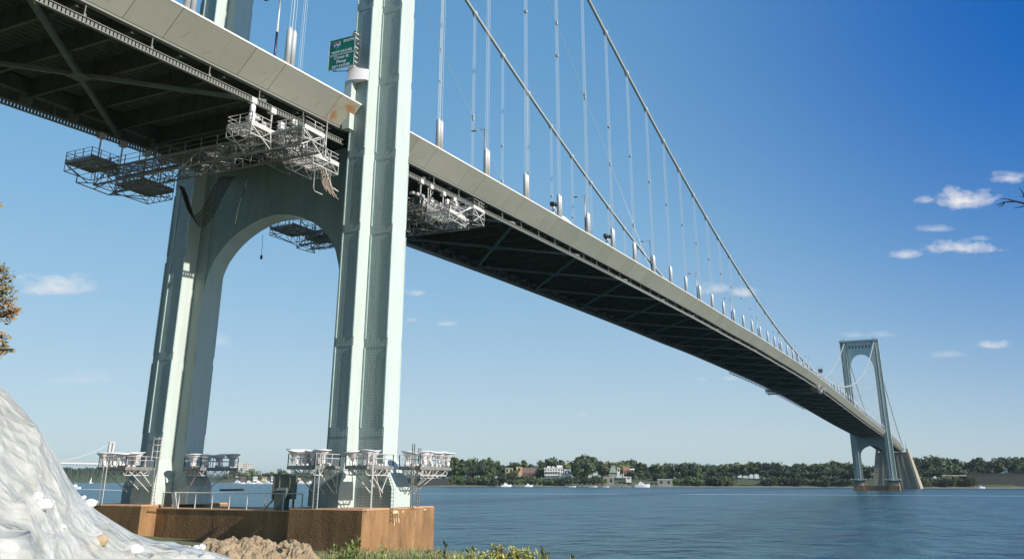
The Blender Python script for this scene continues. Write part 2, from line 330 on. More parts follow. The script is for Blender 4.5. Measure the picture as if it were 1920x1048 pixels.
sc.render.engine='CYCLES'; sc.cycles.max_bounces=5; sc.cycles.diffuse_bounces=3; sc.cycles.glossy_bounces=3; sc.cycles.use_denoising=True; sc.cycles.volume_bounces=0

# ---------------------------------------------------------------- deck profile
DT=[(-240,31.5),(-60,40.2),(-30,41.6),(0,42.95),(14,43.5),(38,44.3),(75,45.45),(124,46.55),(148,47.0),(173,47.35),(198,47.9),(222,48.2),(246,48.4),(282,48.75),(330,48.85),(378,48.4),(455,47.1),(552,45.3),(691,43.7),(701,43.5),(935,37.5)]
def Dk(x):
    for i in range(len(DT)-1):
        if x<=DT[i+1][0]:
            (a,b),(c,d)=DT[i],DT[i+1]; t=(x-a)/(c-a)
            m0=(DT[i+1][1]-DT[max(i-1,0)][1])/(DT[i+1][0]-DT[max(i-1,0)][0]); m1=(DT[min(i+2,len(DT)-1)][1]-DT[i][1])/(DT[min(i+2,len(DT)-1)][0]-DT[i][0])
            h=c-a; t2=t*t; t3=t2*t
            return (2*t3-3*t2+1)*b+(t3-2*t2+t)*h*m0+(-2*t3+3*t2)*d+(t3-t2)*h*m1
    return DT[-1][1]
def cabz(x):
    if x<0:
        t=-x/224.0; return 114+(40-114)*t-4*9*t*(1-t)
    if x>L:
        t=(x-L)/224.0; return 114+(40-114)*t-4*9*t*(1-t)
    return 50.3+63.7*((x-L/2)/(L/2))**2


# ---------------------------------------------------------------- bridge towers
def leg_loop(z,s,fl):
    k=z/115.0; out=15.4-.6*k; inn=8.95+.5*k; h1,h2,a,b=2.9,1.18,10.5,12.6
    pts=[(-h2,out),(-h2,b),(-h1,b),(-h1,a),(-h2,a),(-h2,inn),(h2,inn),(h2,a),(h1,a),(h1,b),(h2,b),(h2,out)]
    c=12.17; q=[]
    for x,y in pts:
        X=x*(1+.36*fl); Y=c+(y-c)*(1+.43*fl); q.append((X,s*Y,z))
    return q if s>0 else q
def arch(yk,tab):
    a=abs(yk)
    for i in range(len(tab)-1):
        if a>=tab[i+1][0]:
            (y0,z0),(y1,z1)=tab[i],tab[i+1]; return z0+(z1-z0)*(a-y0)/(y1-y0)
    return tab[-1][1]
LOW=[(9.4,24),(9,26.2),(8.6,27.7),(8,29),(7.2,30),(6.2,30.9),(5,31.7),(3.6,32.35),(2,32.85),(0,33.1)]
UPP=[(9.6,88),(9.4,91),(9.0,94),(8.3,97),(7.2,99.7),(5.8,101.8),(4,103.4),(2,104.2),(0,104.4)]
def tower(x0,label):
    T=thing('bridge_tower',label,'bridge tower',(x0,0,3.84))
    def P(mb,name,m,par=T):
        o=mb.obj(name,m); o.parent=par; 
        if par is T: o.location=(0,0,-3.84)
        return o
    for s in (-1,1):
        mb=MB(); zs=[(3.84,1),(5.5,1),(8.1,0)]+[(z,0) for z in range(16,115,9)]+[(114.4,0)]
        secs=[leg_loop(z,s,f) for z,f in zs]
        if s<0: secs=[list(reversed(q)) for q in secs]
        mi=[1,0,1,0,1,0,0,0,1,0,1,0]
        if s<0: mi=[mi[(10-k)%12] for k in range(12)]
        mb.sweep(secs,mis=mi); lg=P(mb,'leg',[M_tower,M_rivet_shade])
        an=MB()
        zz=[10.2,18.4,29.6,37.5,46,54.5,63,72,81,90,99,108]
        for z in zz:
            k=z/115; out=15.4-.6*k-.12; inn=8.95+.5*k+.1
            for (ya,yb,h) in ((10.6,12.5,2.9),(12.72,out,1.18),(inn,10.4,1.18)):
                bd=MB(); bd.box(-(h+.03),-(h-.01),*sorted((s*ya,s*yb)),z-.28,z+.55); P(bd,'splice_plate',M_rivet_shade,lg)
        for i in range(len(zz)-1):
            for sx in (-1,1):
                za,zb=zz[i]+.55,zz[i+1]-.28
                for y,h in ((10.5,2.9),(12.6,2.9),(15.4-.6*za/115,1.18)):
                    yy=s*(y+(.07 if y<11 else -.07)); 
                    an.box(*sorted((sx*(h-.01),sx*(h+.09))),yy-.06,yy+.06,za,zb)
                yy=s*12.75; an.box(*sorted((sx*1.17,sx*1.27)),yy-.07,yy+.07,za,zb)
        P(an,'edge_angle',M_rivx,lg)
    mb=MB(); n=40; secs=[]
    ys=sorted(set([-9.35+18.7*i/n for i in range(n+1)]))
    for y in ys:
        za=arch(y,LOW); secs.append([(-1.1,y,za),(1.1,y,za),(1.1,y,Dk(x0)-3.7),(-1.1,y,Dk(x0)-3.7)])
    mb.sweep(secs,mis=[0,1,1,1]); P(mb,'lower_portal_arch',[M_tower,M_plate_shade])
    mb=MB(); secs=[]
    for y in [-9.75+19.5*i/n for i in range(n+1)]:
        za=arch(y,UPP); secs.append([(-1.1,y,za),(1.1,y,za),(1.1,y,109.2),(-1.1,y,109.2)])
    mb.sweep(secs); mb.box(-1.1,1.1,-9.75,9.75,111.6,114.4); 
    for i in range(8):
        y=-9.05+18.1*i/7
        mb.box(-1.1,1.1,y-.75,y+.75,109.2,111.6); mb.box(-1.3,1.3,y-.12,y+.12,105.2,114.3)
    mb.box(-.1,.1,-9.5,9.5,109.2,111.6,1)  # dark back panel stands in for the shade inside the openings
    P(mb,'upper_portal_arch',[M_tower,M_girder])
    mb=MB(); mb.box(-3.0,3.0,-14.95,14.95,114.4,115.3); mb.box(-3.25,3.25,-15.1,15.1,115.3,115.6)
    for s in (-1,1):
        mb.box(-2.2,2.2,s*11.5-1.2,s*11.5+1.2,115.6,116.6)
    P(mb,'tower_cap',M_tower)
    mb=MB()
    for s in (-1,1):
        mb.tube([(3.0,s*15,115.6),(3.0,s*15,118)],.04,4)
        mb.box(-3.1,-3,-15,15,116.6,116.65) if s<0 else mb.box(3.0,3.1,-15,15,116.6,116.65)
    for i in range(16):
        for x in (-3.05,3.05): mb.box(x-.03,x+.03,-15+2*i-.03,-15+2*i+.03,115.6,116.6)
    P(mb,'top_railing',M_galv)
    return T
near_tower=tower(0,'nearest tall pale green steel tower, two riveted legs joined by an arch')
far_tower=tower(L,'distant whole bridge tower across the water with arched top against the sky')
# roadway level enclosure with curved white hood on the near tower's right leg
mb=MB(); mb.box(-3.75,-2.96,-11.05,-10.15,40.2,45.6)
o=mb.obj('access_shaft',M_tower,near_tower); o.location=(0,0,-3.84)
mb=MB(); secs=[]
for i in range(13):
    t=i/12; y=-10.6-1.95*t; xx=-3.95+.75*t*t
    secs.append([(xx,y,45.55),(xx-.02,y,46.75+.65*(1-t)**2),(-2.94,y,46.75+.65*(1-t)**2),(-2.94,y,45.55)])
mb.sweep(secs); o=mb.obj('curved_hood',M_white,near_tower); o.location=(0,0,-3.84)
mb=MB()
for i in range(8):
    z=47.3+.55*i; mb.box(-3.6,-2.96,-11.0,-10.5,z,z+.12); mb.box(-3.5,-3.3,-10.9,-10.7,z+.12,z+.34,1)
o=mb.obj('sign_bracket',[M_galv,M_black],near_tower); o.location=(0,0,-3.84)

# ---------------------------------------------------------------- piers
def pier(x0,label):
    T=thing('bridge_pier',label,'bridge pier',(x0,0,0))
    for s in (-1,1):
        mb=MB(); a,b=sorted((s*9.0,s*16.75)); c=.12
        lo=[(-5.9,a,-2.5),(5.9,a,-2.5),(5.9,b,-2.5),(-5.9,b,-2.5)]; hi=[(-5.86,a,3.72),(5.86,a,3.72),(5.86,b,3.72),(-5.86,b,3.72)]
        mb.hexa(lo,hi); 
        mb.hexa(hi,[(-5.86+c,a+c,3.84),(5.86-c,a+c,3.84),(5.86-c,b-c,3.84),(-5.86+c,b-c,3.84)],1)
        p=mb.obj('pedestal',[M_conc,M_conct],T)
        if x0==0 and s<0:
            mk=MB(); rr=random.Random(3)
            for i in range(26):
                z=3.4-i*.125; w=rr.uniform(.01,.035); x=2.45+rr.uniform(-.05,.05)-.012*i
                if rr.random()<.8: mk.box(x-w,x+w,a-.045,a-.005,z-.05,z+.03)
            for x,z0,z1,w in ((-.9,3.6,3.35,.5),(-.35,3.5,2.6,.05),(-.65,3.0,2.6,.04),(-.2,2.9,2.55,.04),(-.95,2.95,2.3,.05),(.35,3.55,3.4,.15),(4.1,3.6,3.5,.3)):
                n=7
                for j in range(n):
                    za=z0+(z1-z0)*j/n; zb=z0+(z1-z0)*(j+1)/n; ww=w*rr.uniform(.4,1); mk.box(x-ww,x+ww,a-.045,a-.005,min(za,zb),max(za,zb))
            for i0 in range(0,len(mk.v),8):
                q_=MB(); q_.v=mk.v[i0:i0+8]; q_.f=[tuple(j for j in f) for f in mk.f[:6]]; q_.m=[0]*6; q_.sm=[False]*6; q_.obj('lime_stain',M_scale,p)
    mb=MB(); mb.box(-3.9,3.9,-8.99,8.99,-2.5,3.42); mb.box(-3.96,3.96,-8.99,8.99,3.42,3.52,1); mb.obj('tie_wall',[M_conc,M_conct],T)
    return T
pier(0,'rust stained concrete pier with two square pedestals at the foot of the nearest tower')
pier(L,'small brown concrete pier standing in open water under the distant tower')

# ---------------------------------------------------------------- deck
DECK=thing('bridge_deck','long suspended road deck sweeping from overhead left across the river to the distant tower','bridge deck',(0,0,0))
def stations(a,b,st):
    n=max(1,int(round((b-a)/st))); return [a+(b-a)*i/n for i in range(n+1)]
SPANS=[(-235,-2.95),(2.95,L-2.95),(L+2.95,930)]
def fair_sec(x,s):
    z=Dk(x); return [(x,s*11.85,z),(x,s*9.9,z-2.2),(x,s*9.75,z-2.16),(x,s*11.5,z-.02)]
# fairing panels
joints=[]
k=-19
while True:
    base=12.5+12.3*k
    if base>925: break
    joints+= [base,base+8.2]; k+=1
joints=[j for j in joints if j>0]+[q for k in range(19) for q in (-6.3-12.3*k,-14.7-12.3*k)]
joints=[j for j in joints if abs(j)>3.2 and abs(j-L)>3.2 and -235<j<930]
edges=sorted(joints+[-235,-2.95,2.95,L-2.95,L+2.95,930])
panels=[(a,b) for a,b in zip(edges[:-1],edges[1:]) if b-a>.5 and not (a<0<b and b-a<6.5) and not(a<L<b and b-a<6.5)]
g=.028
rest=MB(); cnt=0
order=sorted(panels,key=lambda p:abs(p[0]+30))
for s in (-1,1):
    for (a,b) in order:
        fine=(s<0 and cnt<88)
        mb=MB() if fine else rest
        st=stations(a+g,b-g,4.1) if fine else stations(a+g,b-g,8)
        secs=[fair_sec(x,s) for x in st]
        if s>0: secs=[list(reversed(q)) for q in secs]
        mb.sweep(secs)
        if fine:
            cnt+=1; rusty=(b>-3.5 and b<0)
            o=mb.obj('fairing_panel',M_rustf if rusty else M_fair,DECK)
            if rusty: o['label']='rust streaked end panel'
            if abs(a+b)/2<110 and not rusty:
                mk=MB(); rr=random.Random(int(a*10))
                for j in range(rr.choice((0,2,2,3))):
                    t0=rr.uniform(.35,.75); x=a+(b-a)*rr.uniform(.15,.9); ln=rr.uniform(.12,.35)
                    def fp(xx,t): 
                        z=Dk(xx); return Vector((xx,-11.85+1.95*t-.012,z-2.2*t-.012))
                    for q in range(4):
                        xx=x-.1*q+rr.uniform(-.05,.05); ta=t0+ln*q/4; mk.beam(fp(xx,ta),fp(xx-.05,ta+ln/4),.02+.03*rr.random(),.008)
                if mk.f: mk.obj('scuff_mark',M_rail,o)
o=rest.obj('fairing_panel',M_fair,DECK); o['kind']='stuff'
def sweepspan(name,m,secf,step=8.2,mis=None,spans=SPANS,sides=(-1,1),kind=None):
    mb=MB()
    for s in sides:
        for a,b in spans:
            secs=[secf(x,s) for x in stations(a,b,step)]
            if s>0: secs=[list(reversed(q)) for q in secs]
            mb.sweep(secs,mis=mis)
    return mb.obj(name,m,DECK)
sweepspan('edge_trim',M_trim,lambda x,s:[(x,s*11.86,Dk(x)+.20),(x,s*11.89,Dk(x)+.02),(x,s*11.6,Dk(x)+.0),(x,s*11.55,Dk(x)+.22)])
sweepspan('edge_rail',M_fair,lambda x,s:[(x,s*11.5,Dk(x)+.40),(x,s*11.52,Dk(x)+.05),(x,s*11.1,Dk(x)-.05),(x,s*11.0,Dk(x)+.52)])
sweepspan('lower_flange',M_rail,lambda x,s:[(x,s*9.88,Dk(x)-2.24),(x,s*9.88,Dk(x)-2.42),(x,s*9.5,Dk(x)-2.46),(x,s*9.5,Dk(x)-2.28)])
sweepspan('side_girder',M_girder,lambda x,s:[(x,s*9.62,Dk(x)-.9),(x,s*9.62,Dk(x)-2.3),(x,s*9.55,Dk(x)-2.3),(x,s*9.55,Dk(x)-.9)])
sweepspan('outer_girder',M_girder,lambda x,s:[(x,s*9.93,Dk(x)-2.2),(x,s*9.93,Dk(x)-3.5),(x,s*9.88,Dk(x)-3.5),(x,s*9.88,Dk(x)-2.2)],sides=(1,))
gm=MB(); gm.box(-.75,.75,9.72,9.87,-3.46,-2.3); gm.box(-.75,-.7,9.3,9.72,-3.3,-2.3); gmo=gm.obj('gusset_plate',M_brace); me_g=gmo.data; bpy.data.objects.remove(gmo)
for k in range(-9,26):
    x=4.92*k
    if abs(x)>4:
        o=bpy.data.objects.new('gusset_plate',me_g); COL.objects.link(o); o.parent=DECK; o.location=(x,0,Dk(x))
FULL=[(-235,930)]
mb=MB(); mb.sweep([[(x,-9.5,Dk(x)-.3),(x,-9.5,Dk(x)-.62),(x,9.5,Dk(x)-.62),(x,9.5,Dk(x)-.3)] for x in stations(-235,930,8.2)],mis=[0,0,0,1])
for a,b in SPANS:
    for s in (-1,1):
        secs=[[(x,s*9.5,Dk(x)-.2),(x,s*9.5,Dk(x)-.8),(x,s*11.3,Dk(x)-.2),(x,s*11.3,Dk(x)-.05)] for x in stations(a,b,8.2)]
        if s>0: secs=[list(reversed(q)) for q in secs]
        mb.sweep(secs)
mb.obj('road_slab',[M_under_shade,M_asph],DECK)
mb=MB()
for i in range(27):
    y=-9.1+.7*i
    for a,b in ((-235,330),):
        mb.sweep([[(x,y-.12,Dk(x)-.62),(x,y-.06,Dk(x)-.9),(x,y+.06,Dk(x)-.9),(x,y+.12,Dk(x)-.62)] for x in stations(a,b,12.3)])
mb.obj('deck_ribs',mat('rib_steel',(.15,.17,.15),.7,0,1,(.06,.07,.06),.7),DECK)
# floor beams
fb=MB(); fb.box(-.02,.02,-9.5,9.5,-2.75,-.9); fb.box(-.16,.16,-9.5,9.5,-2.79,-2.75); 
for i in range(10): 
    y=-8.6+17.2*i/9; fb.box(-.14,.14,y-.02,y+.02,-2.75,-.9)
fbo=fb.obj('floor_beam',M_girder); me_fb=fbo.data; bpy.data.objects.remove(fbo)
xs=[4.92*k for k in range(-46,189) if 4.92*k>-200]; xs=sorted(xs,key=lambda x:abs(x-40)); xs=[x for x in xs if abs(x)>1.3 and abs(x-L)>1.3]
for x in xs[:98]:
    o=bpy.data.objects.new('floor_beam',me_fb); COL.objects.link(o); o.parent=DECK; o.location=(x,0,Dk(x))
rest=MB()
for x in xs[98:]:
    z=Dk(x)
    if x<-180 or x>925: continue
    rest.box(x-.02,x+.02,-9.5,9.5,z-2.75,z-.9); rest.box(x-.16,x+.16,-9.5,9.5,z-2.79,z-2.75)
o=rest.obj('floor_beam',M_girder,DECK); o['kind']='stuff'
# lateral bracing crosses
for k in range(-7,38):
    c=24.6*k+(-2 if k<0 else .8)
    if abs(c-0)<14 or abs(c-L)<14 : 
        pass
    for s in (-1,1):
        mb=MB(); a=(c-12.2,-9.6*s,Dk(c-12.2)-3.22-.02*s); b=(c+12.2,9.6*s,Dk(c+12.2)-3.22-.02*s)
        if a[0]<2 and b[0]>-2: 
            continue
        mb.beam(a,b,.42,.34 if s>0 else .30); mb.obj('lateral_brace',M_brace,DECK)
for k in range(-7,38):
    mb=MB(); x=24.6*k+(-2 if k<0 else .8); z=Dk(x)-3.1
    if k==0: continue
    mb.box(x-.8,x+.8,-.8,.8,z-.32,z-.30); mb.box(x-.1,x+.1,-.1,.1,z-.1,z+.5); mb.obj('gusset_plate',M_brace,DECK)
# traveller rails with punched webs near the tower
for s in (-1,1):
    mb=MB()
    for a,b in SPANS:
        for dz,w in ((-3.42,.26),(-3.94,.3)):
            secs=[[(x,s*9.7-w/2,Dk(x)+dz),(x,s*9.7+w/2,Dk(x)+dz),(x,s*9.7+w/2,Dk(x)+dz-.06),(x,s*9.7-w/2,Dk(x)+dz-.06)] for x in stations(a,b,8.2)]
            mb.sweep(secs)
    x=-70.0
    while x<80:
        z=Dk(x)
        if abs(x)>3.2: mb.box(x,x+.225,s*9.7-.03,s*9.7+.03,z-3.94,z-3.48)
        x+=.34
    for a,b in ((-235,-70),(80,L-3),(L+3,930)):
        mb.sweep([[(x,s*9.7-.03,Dk(x)-3.48),(x,s*9.7+.03,Dk(x)-3.48),(x,s*9.7+.03,Dk(x)-3.94),(x,s*9.7-.03,Dk(x)-3.94)] for x in stations(a,b,8.2)])
    for k in range(-38,150):
        x=6.15*k+3
        if abs(x)<4 or abs(x-L)<4: continue
        z=Dk(x); mb.box(x-.04,x+.04,s*9.7-.04,s*9.7+.04,z-3.42,z-2.4); mb.box(x-.1,x+.1,s*9.7-.1,s*9.7+.1,z-3.42,z-3.2)
        
    mb.obj('traveller_rail',M_rail,DECK)

# ---------------------------------------------------------------- cables
SUSX=[x for x in [13.7+12.3*k for k in range(60)] if x<L-8]
SIDEX=[-13.7-12.3*k for k in range(16)]; FARX=[L+13.7+12.3*k for k in range(15)]
def cable(s,label):
    mb=MB(); pts=[(x,s*11.3,cabz(x)) for x in [-224+6.4*i for i in range(36)]+[i*7.01 for i in range(101)][0:]+[L+6.4*i for i in range(1,36)]]
    pts=sorted(set(pts)); mb.tube(pts,.34,8)
    c=mb.obj('main_cable',M_cable); tag(c,label,'cable')
    for dy in (-.5,.5):
        h=MB(); h.tube([(x,y+dy,z+1.15) for x,y,z in pts if -224<x<925][::3],.022,3); h.obj('hand_rope',M_rope,c)
    bn=MB(); bn.box(-.45,.45,-.37,.37,-.37,.37); bn.box(-.3,.3,-.12,.12,-.62,-.37); bo=bn.obj('cable_band',M_cable); me=bo.data; bpy.data.objects.remove(bo)
    for x in SUSX+SIDEX+FARX:
        if x<-60: continue
        o=bpy.data.objects.new('cable_band',me); COL.objects.link(o); o.parent=c; o.location=(x,s*11.3,cabz(x))
        sl=(cabz(x+1)-cabz(x-1))/2; o.rotation_euler=(0,-math.atan(sl),0)
    return c
cable(-1,'right hand main suspension cable, the nearer one, dropping toward mid span')
cable(1,'left hand main suspension cable, on the far side behind the near suspenders')
def ropes_mesh(h,par,loc,cap=4.1):
    mb=MB()
    for dx in (-.2,.2):
        for dy in (-.16,.16): mb.tube([(dx,dy,cap-.1),(dx*.9,dy,h)],.022,4,caps=False)
    if h>12:
        mb.box(-.28,.28,-.22,.22,h*.55,h*.55+.25)
    mb.obj('rope',M_rope,par)
sockm=MB(); sockm.lathe((0,0,0),[(.29,.0),(.29,3.75),(.14,4.12),(.06,4.2)],12); sockm.box(-.3,.3,-.26,.26,-.3,.2)
so_=sockm.obj('socket_cover',M_socket); me_sock=so_.data; bpy.data.objects.remove(so_)
allx=[('main span',SUSX),('near side span',SIDEX),('far side span',FARX)]
for s,side in ((-1,'near'),(1,'far')):
    for spn,XS in allx:
        for i,x in enumerate(XS):
            if x<-70: continue
            z=Dk(x); h=max(cabz(x)-.5-z,.6)
            where={'main span':'right of the nearest tower','near side span':'left of the nearest tower','far side span':'right of the distant tower'}[spn]
            T=thing('suspender',f'{ordn(i+1)} suspender rope set of the {side} cable, {where}','suspender',(x,s*11.3,z),f'suspender ropes of the {side} cable')
            ct=4.1
            if h>4.6: ropes_mesh(h,T,None)
            else: ct=h
            for dx in ((-.31,.31) if x<420 else (0,)):
                o=bpy.data.objects.new('socket_cover',me_sock); COL.objects.link(o); o.parent=T; o.location=(dx,0,.1)
                o.scale=(1 if x<420 else 1.9,1,min(1,ct/4.1))
for s,side in ((-1,'near'),(1,'far')):
    for x0,sg in ((0,1),(L,-1)):
        mb=MB(); mb.tube([(x0+sg*3,s*11.3,113),(x0+sg*98,s*11.3,Dk(x0+sg*98)+.2)],.035,4)
        for xx in SUSX[:8]:
            X=x0+sg*xx; t=(xx-3)/95
            if t<1: z=113+(Dk(x0+sg*98)-113)*t; mb.box(X-.16,X+.16,s*11.3-.2,s*11.3+.2,z-.3,z+.3)
        tag(mb.obj('stay_cable',M_cable),f"thin diagonal stay from the {'nearest' if x0==0 else 'distant'} tower top to the deck, {side} side",'stay cable',None,None)

# ---------------------------------------------------------------- lamps, sign, deck equipment
def lamp_proto():
    T=thing('street_lamp','','street lamp')
    a=MB(); a.tube([(0,0,-.2),(0,0,3.4)],[.13,.11],8,1); a.tube([(0,0,3.4),(0,0,7.3)],[.11,.07],8); p=a.obj('pole',[M_galv,M_navy],T)  # dark blue lower half is the pole's shading put into the colour
    b=MB(); b.tube([(0,0,7.2),(0,.3,7.32),(0,1.5,7.36)],.04,6); q=b.obj('arm',M_galv,T)
    c=MB(); c.hexa([(-.12,1.3,7.22),(.12,1.3,7.22),(.16,2.0,7.26),(-.16,2.0,7.26)],[(-.09,1.3,7.40),(.09,1.3,7.40),(.09,2.0,7.38),(-.09,2.0,7.38)]); d=c.obj('lamp_head',M_grey,T)
    kids(T,p,q,d); return T
LP=lamp_proto(); lx=[-15.1,26.3]+[26.3+36.7*k for k in range(1,19)]
for i,x in enumerate(lx):
    if abs(x-L)<5 : continue
    o=LP if i==0 else dupk(LP); o.location=(x,-10.75,Dk(x))
    o['label']=('street lamp on the deck left of the nearest tower, beside white socket covers' if i==0 else f'{ordn(i)} street lamp on the deck right of the nearest tower'); o['category']='street lamp'; o['group']='street lamps along the near edge of the deck'

def text(s,size,loc,m,par,font_off=.0,sx=1.0,name='lettering',align='CENTER'):
    cu=bpy.data.curves.new(name,'FONT'); cu.body=s; cu.size=size; cu.align_x=align; cu.align_y='CENTER'; cu.extrude=.008; cu.offset=font_off
    o=bpy.data.objects.new(name,cu); COL.objects.link(o)
    o.matrix_world=Matrix(((0,0,-1,loc[0]),(-1,0,0,loc[1]),(0,1,0,loc[2]),(0,0,0,1)))@Matrix.Diagonal((sx,1,1,1))
    dg=bpy.context.evaluated_depsgraph_get(); me=bpy.data.meshes.new_from_object(o.evaluated_get(dg)); me.materials.clear(); me.materials.append(m)
    n=bpy.data.objects.new(name,me); COL.objects.link(n); n.matrix_world=o.matrix_world.copy(); bpy.data.objects.remove(o)
    mw=n.matrix_world.copy(); n.parent=par; n.matrix_parent_inverse=Matrix.Translation(par.location).inverted(); n.matrix_world=mw
    return n
SG=thing('highway_sign','green highway sign reading 678 South over Cross Is Pkwy, bolted to the nearest tower','road sign',(-6.0,-9.4,49.3))
sy0,sy1,sz0,sz1=-8.82,-12.1,46.5,50.0   # left edge, right edge
Yc=(sy0+sy1)/2
def SP(mb,name,m):
    o=mb.obj(name,m,SG); o.location=(6.0,9.4,-49.3); return o
mb=MB(); X=-5.0
zm=(sz0+sz1)/2-.12
mb.box(X-.03,X+.03,sy1,sy0,zm+.03,sz1); mb.box(X-.03,X+.03,sy1,sy0,sz0,zm-.03); SP(mb,'sign_panel',M_green)
mb=MB(); t=.045
for za,zb in ((zm+.03,sz1),(sz0,zm-.03)):
    for (ya,yb,z0,z1) in ((sy1,sy0,zb-t,zb),(sy1,sy0,za,za+t),(sy1,sy1+t,za,zb),(sy0-t,sy0,za,zb)):
        mb.box(X-.045,X-.028,ya,yb,z0,z1)
SP(mb,'sign_border',M_signw)
def TX(s,size,y,z,sx=1,m=M_signw): return text(s,size,(X-.045,y,z),m,SG,.012,sx)
TX('SOUTH',.40,Yc-.80,sz1-.45); TX('RIGHT 2 LANES',.37,Yc,zm+.30); TX('Cross Is',.50,Yc,zm-.36,1.1); TX('Pkwy',.50,Yc,zm-.86,1.1); TX('LEFT 2 LANES',.37,Yc,sz0+.26)
mb=MB(); w=.47; cy=Yc+.72; cz=sz1-.64
outl=[(-.9,.62),(-.5,.72),(0,.60),(.5,.72),(.9,.62),(1,.2),(.85,-.35),(.5,-.72),(0,-1),(-.5,-.72),(-.85,-.35),(-1,.2)]
def plate(pts,x0,x1,sc_,mi=0):
    mb.hexa([(x0,cy-a*sc_,cz+b*sc_) for a,b in pts],[(x1,cy-a*sc_,cz+b*sc_) for a,b in pts],mi)
plate(outl,X-.05,X-.028,w,0); plate(outl,X-.06,X-.05,w*.91,1); plate([(-.8,.56),(-.5,.63),(0,.52),(.5,.63),(.8,.56),(.88,.28),(-.88,.28)],X-.07,X-.06,w*.95,2)
SP(mb,'route_shield',[M_signw,M_blue,M_red]); text('678',.40,(X-.075,cy,cz-.1),M_signw,SG,.012,.95,'route_number')
mb=MB(); mb.beam((X+.05,sy0-.6,sz0-.1),(-3.2,-11.0,46.9),.1); mb.beam((X+.06,sy1+.1,sz0),(X+.06,sy1+.1,sz1),.1); 
for z in (47.2,48.4,49.6): mb.beam((X+.06,sy1+.2,z),(-3.0,-11.2,z),.09)
SP(mb,'support_arm',M_navy)

for i,(x,sc_) in enumerate(((48.6,1),(72.6,.95))):
    T=thing('floodlight_cluster',['nearer cluster of black shuttered floodlights on the deck, beside a white domed cover','farther cluster of round headed black floodlights standing on the deck'][i],'floodlight',(x,-11.2,Dk(x)+.2),None)
    a=MB(); a.tube([(0,0,0),(0,0,1.2)],.09,6); a.box(-.3,.3,-.3,.3,.9,1.15); a.beam((-.3,0,.1),(0,0,1),.07); a.beam((.3,0,.1),(0,0,1),.07); a.lathe((.1,.1,1.15),[(.22,0),(.25,.4),(.1,.55)],8); a.obj('stand',M_galv,T)
    rr=random.Random(i)
    for j in range(5):
        b=MB(); cx,cyy,cz_=rr.uniform(-.45,.45),rr.uniform(-.4,.4),1.9+rr.uniform(-.25,.35)
        if i==0: b.box(cx-.3,cx+.3,cyy-.25,cyy+.25,cz_-.22,cz_+.22); 
        b.lathe((cx,cyy,cz_-.3),[(.22,0),(.34,.2),(.34,.5),(.1,.6)],10); b.obj('lamp_housing',M_black,T)
mb=MB(); secs=[]
for i in range(15):
    t=i/14; x=50.6+5.6*t; hgt=.25+1.0*math.sin(math.pi*min(1,t*1.02))**.6*(1-.35*t); z=Dk(x)
    secs.append([(x,-11.4+(-.0),z+.1),(x,-11.4,z+.1+hgt*.7),(x,-11.1,z+.1+hgt),(x,-10.4,z+.1+hgt),(x,-10.1,z+.1+hgt*.7),(x,-10.1,z+.1)])
mb.sweep(secs); tag(mb.obj('domed_cover',M_white,None,True),'low white humped cover on the deck edge right of the nearer black floodlights','cover')
T=thing('road_sign','small grey road sign on a post far along the deck near mid span','road sign',(352,-10.6,Dk(352)))
a=MB(); a.tube([(0,0,0),(0,0,4.2)],.09,6); a.obj('post',M_galv,T); a=MB(); a.box(-.06,.06,-1.0,1.0,4.0,5.8); a.box(-.09,-.06,-.9,.9,4.1,5.7,1); a.obj('panel',[M_galv,M_grey],T)

